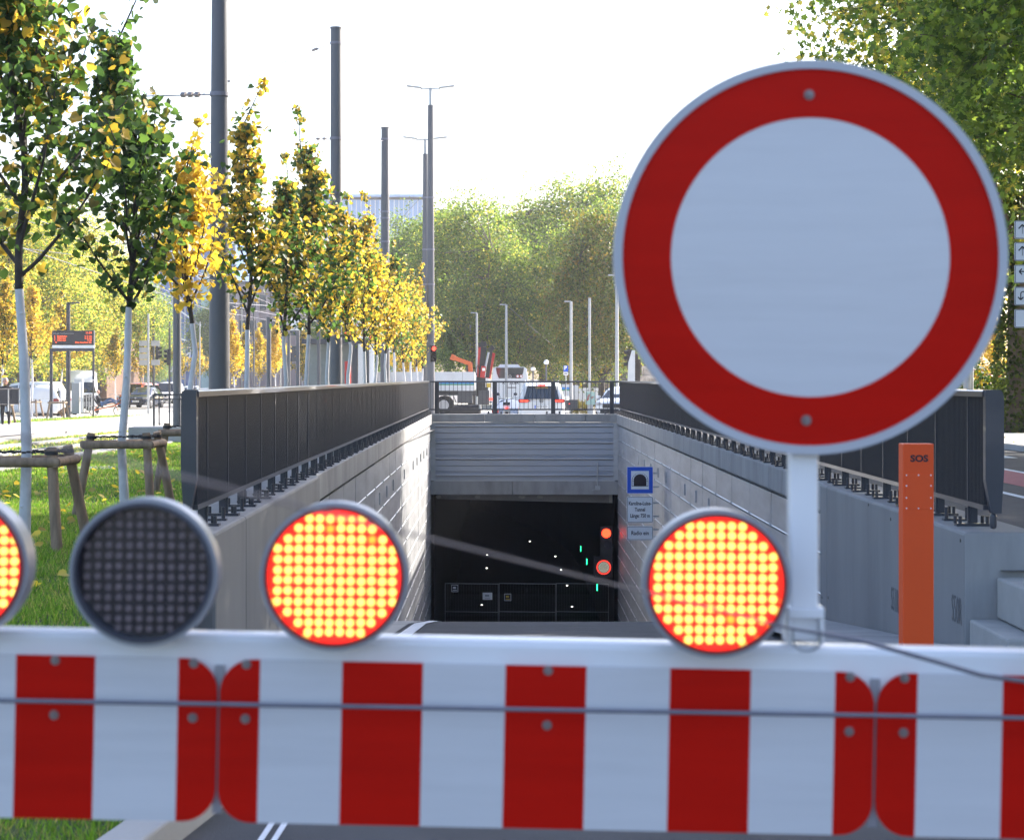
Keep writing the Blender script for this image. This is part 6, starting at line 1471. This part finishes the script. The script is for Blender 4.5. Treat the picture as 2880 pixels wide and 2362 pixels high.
for i in range(14): x = W_*i/13; b.bb(x-.18, x+.18, -.35, -.1, 0, H_-.3)
b.build('pilasters', M['facade_pink'], bd_)
bd_, W_, H_ = building('glass_building', 380, 662, 640, 262, 18, 'glass_blue', 'blue glass building with white diagonal struts behind the left street')
b = MB()
for i in range(9): x = W_*i/8; b.bb(x-.09, x+.09, -.3, -.12, 0, H_)
for z in [H_*j/7 for j in range(1, 8)]: b.bb(0, W_, -.28, -.14, z-.07, z+.07)
b.build('mullions', M['galv'], bd_)
b = MB()
for p_, q_ in (((0, .45), (.55, .9)), ((.1, .2), (.6, .62)), ((.2, .95), (.9, .55)), ((.0, .7), (.8, .35)), ((.3, .1), (.95, .5)), ((.55, .2), (.6, .95)), ((.15, .3), (.3, .95)), ((.7, .25), (1, .38)), ((.4, .35), (1, .2))): b.beam((p_[0]*W_, -.5, p_[1]*H_), (q_[0]*W_, -.5, q_[1]*H_), .16, .2)
b.build('white_struts', M['sign_white'], bd_)
b = MB(); b.bb(W_*.02, W_*.2, -.1, -.03, 0, H_*.8); b.bb(W_*.66, W_*.8, -.1, -.03, 0, H_*.75); b.build('teal_glazing', M['glass_teal'], bd_)
b = MB(); b.bb(0, W_, -.12, -.05, H_*.9, H_*.97); b.build('top_band', M['sign_white'], bd_)
bd_, W_, H_ = building('hall_building', 850, 1195, 562, 300, 20, 'louver', 'wide hall with blue white ribbed metal top behind the green trees')
b = MB()
for i in range(26): x = W_*(i+.5)/26; b.bb(x-.07, x+.07, -.4, -.02, H_*.5, H_-.1)
b.build('ribs', M['sign_white'], bd_); b = MB(); b.bb(-.4, W_+.4, -.9, .6, H_+.36, H_+.75); b.build('roof_edge', M['louver'], bd_)
bd_, W_, H_ = building('theatre', -190, 300, 925, 158, 16, 'brown_wood', 'low brown and beige building with white lattice panels at the far left')
b = MB(); b.bb(0, W_, -.5, -.02, 2.6, 3.7); b.build('beige_band', M['facade_beige'], bd_)
for i in range(11):
    for j in range(2):
        b = MB(); x = W_*(i+.1)/11; b.bb(x, x+W_/11*.8, -.35, -.03, 3.9+j*1.15, 4.8+j*1.15); b.build('white_panel', M['sign_white'], bd_)
        b = MB()
        for k_ in range(4): b.bb(x+.12+k_*.28, x+.26+k_*.28, -.36, -.352, 4.1+j*1.15, 4.6+j*1.15)
        b.build('panel_holes', M['facade_dark'], bd_)
for i in range(7):
    b = MB(); x = W_*(i+.25)/7; b.bb(x, x+W_/14, -.12, -.03, .1, 2.4); b.build('window', M['window'], bd_)
bd_, W_, H_ = building('low_building', 1520, 1860, 983, 178, 12, 'facade_beige', 'low beige building in deep shade behind the parking sign')
b = MB(); b.bb(0, W_, -.2, -.02, .1, 3.0); b.build('dark_ground_floor', M['facade_dark'], bd_)
bd_, W_, H_ = building('far_building', 560, 900, 905, 320, 12, 'facade_pink', 'distant pinkish building closing the far left street'); windows(bd_, W_, 2.5, H_-1, 12, 3, .5, .55)
# red board with white top edge at the right
rd, w, h = board('red_board', 2735, 2876, 1036, 1086, 78, 'car_orange', 'wide orange red board with a white top edge behind the shrubs at the right', 'board', post=(-.97, .9), th=.12)
rd.children[0].data.materials[0] = mat('dull orange red sheet', (.42, .085, .035), .6, var=.08)
b = MB(); b.bb(-w, w, -.03, .15, h, h+.09); b.build('white_top', M['sign_white'], rd)
mast(2724, 60, .16, .15, 1000, 'short thick pale post at the right behind the railing end', cap=True, name='thick_post', m='galv', group=None)

# ================================================================ HAZE
b = MB(); b.bb(-130, 130, -25, 345, -11.2, 34)
hz = b.build('haze', bpy.data.materials.new('haze')); tag(hz, kind='stuff')
hm = hz.data.materials[0]; hm.use_nodes = True; hn = hm.node_tree.nodes; hn.clear()
ho = hn.new('ShaderNodeOutputMaterial'); hv = hn.new('ShaderNodeVolumePrincipled')
hv.inputs['Color'].default_value = (.97, .97, 1, 1); hv.inputs['Density'].default_value = .00038; hv.inputs['Anisotropy'].default_value = .35
hm.node_tree.links.new(hv.outputs[0], ho.inputs['Volume'])
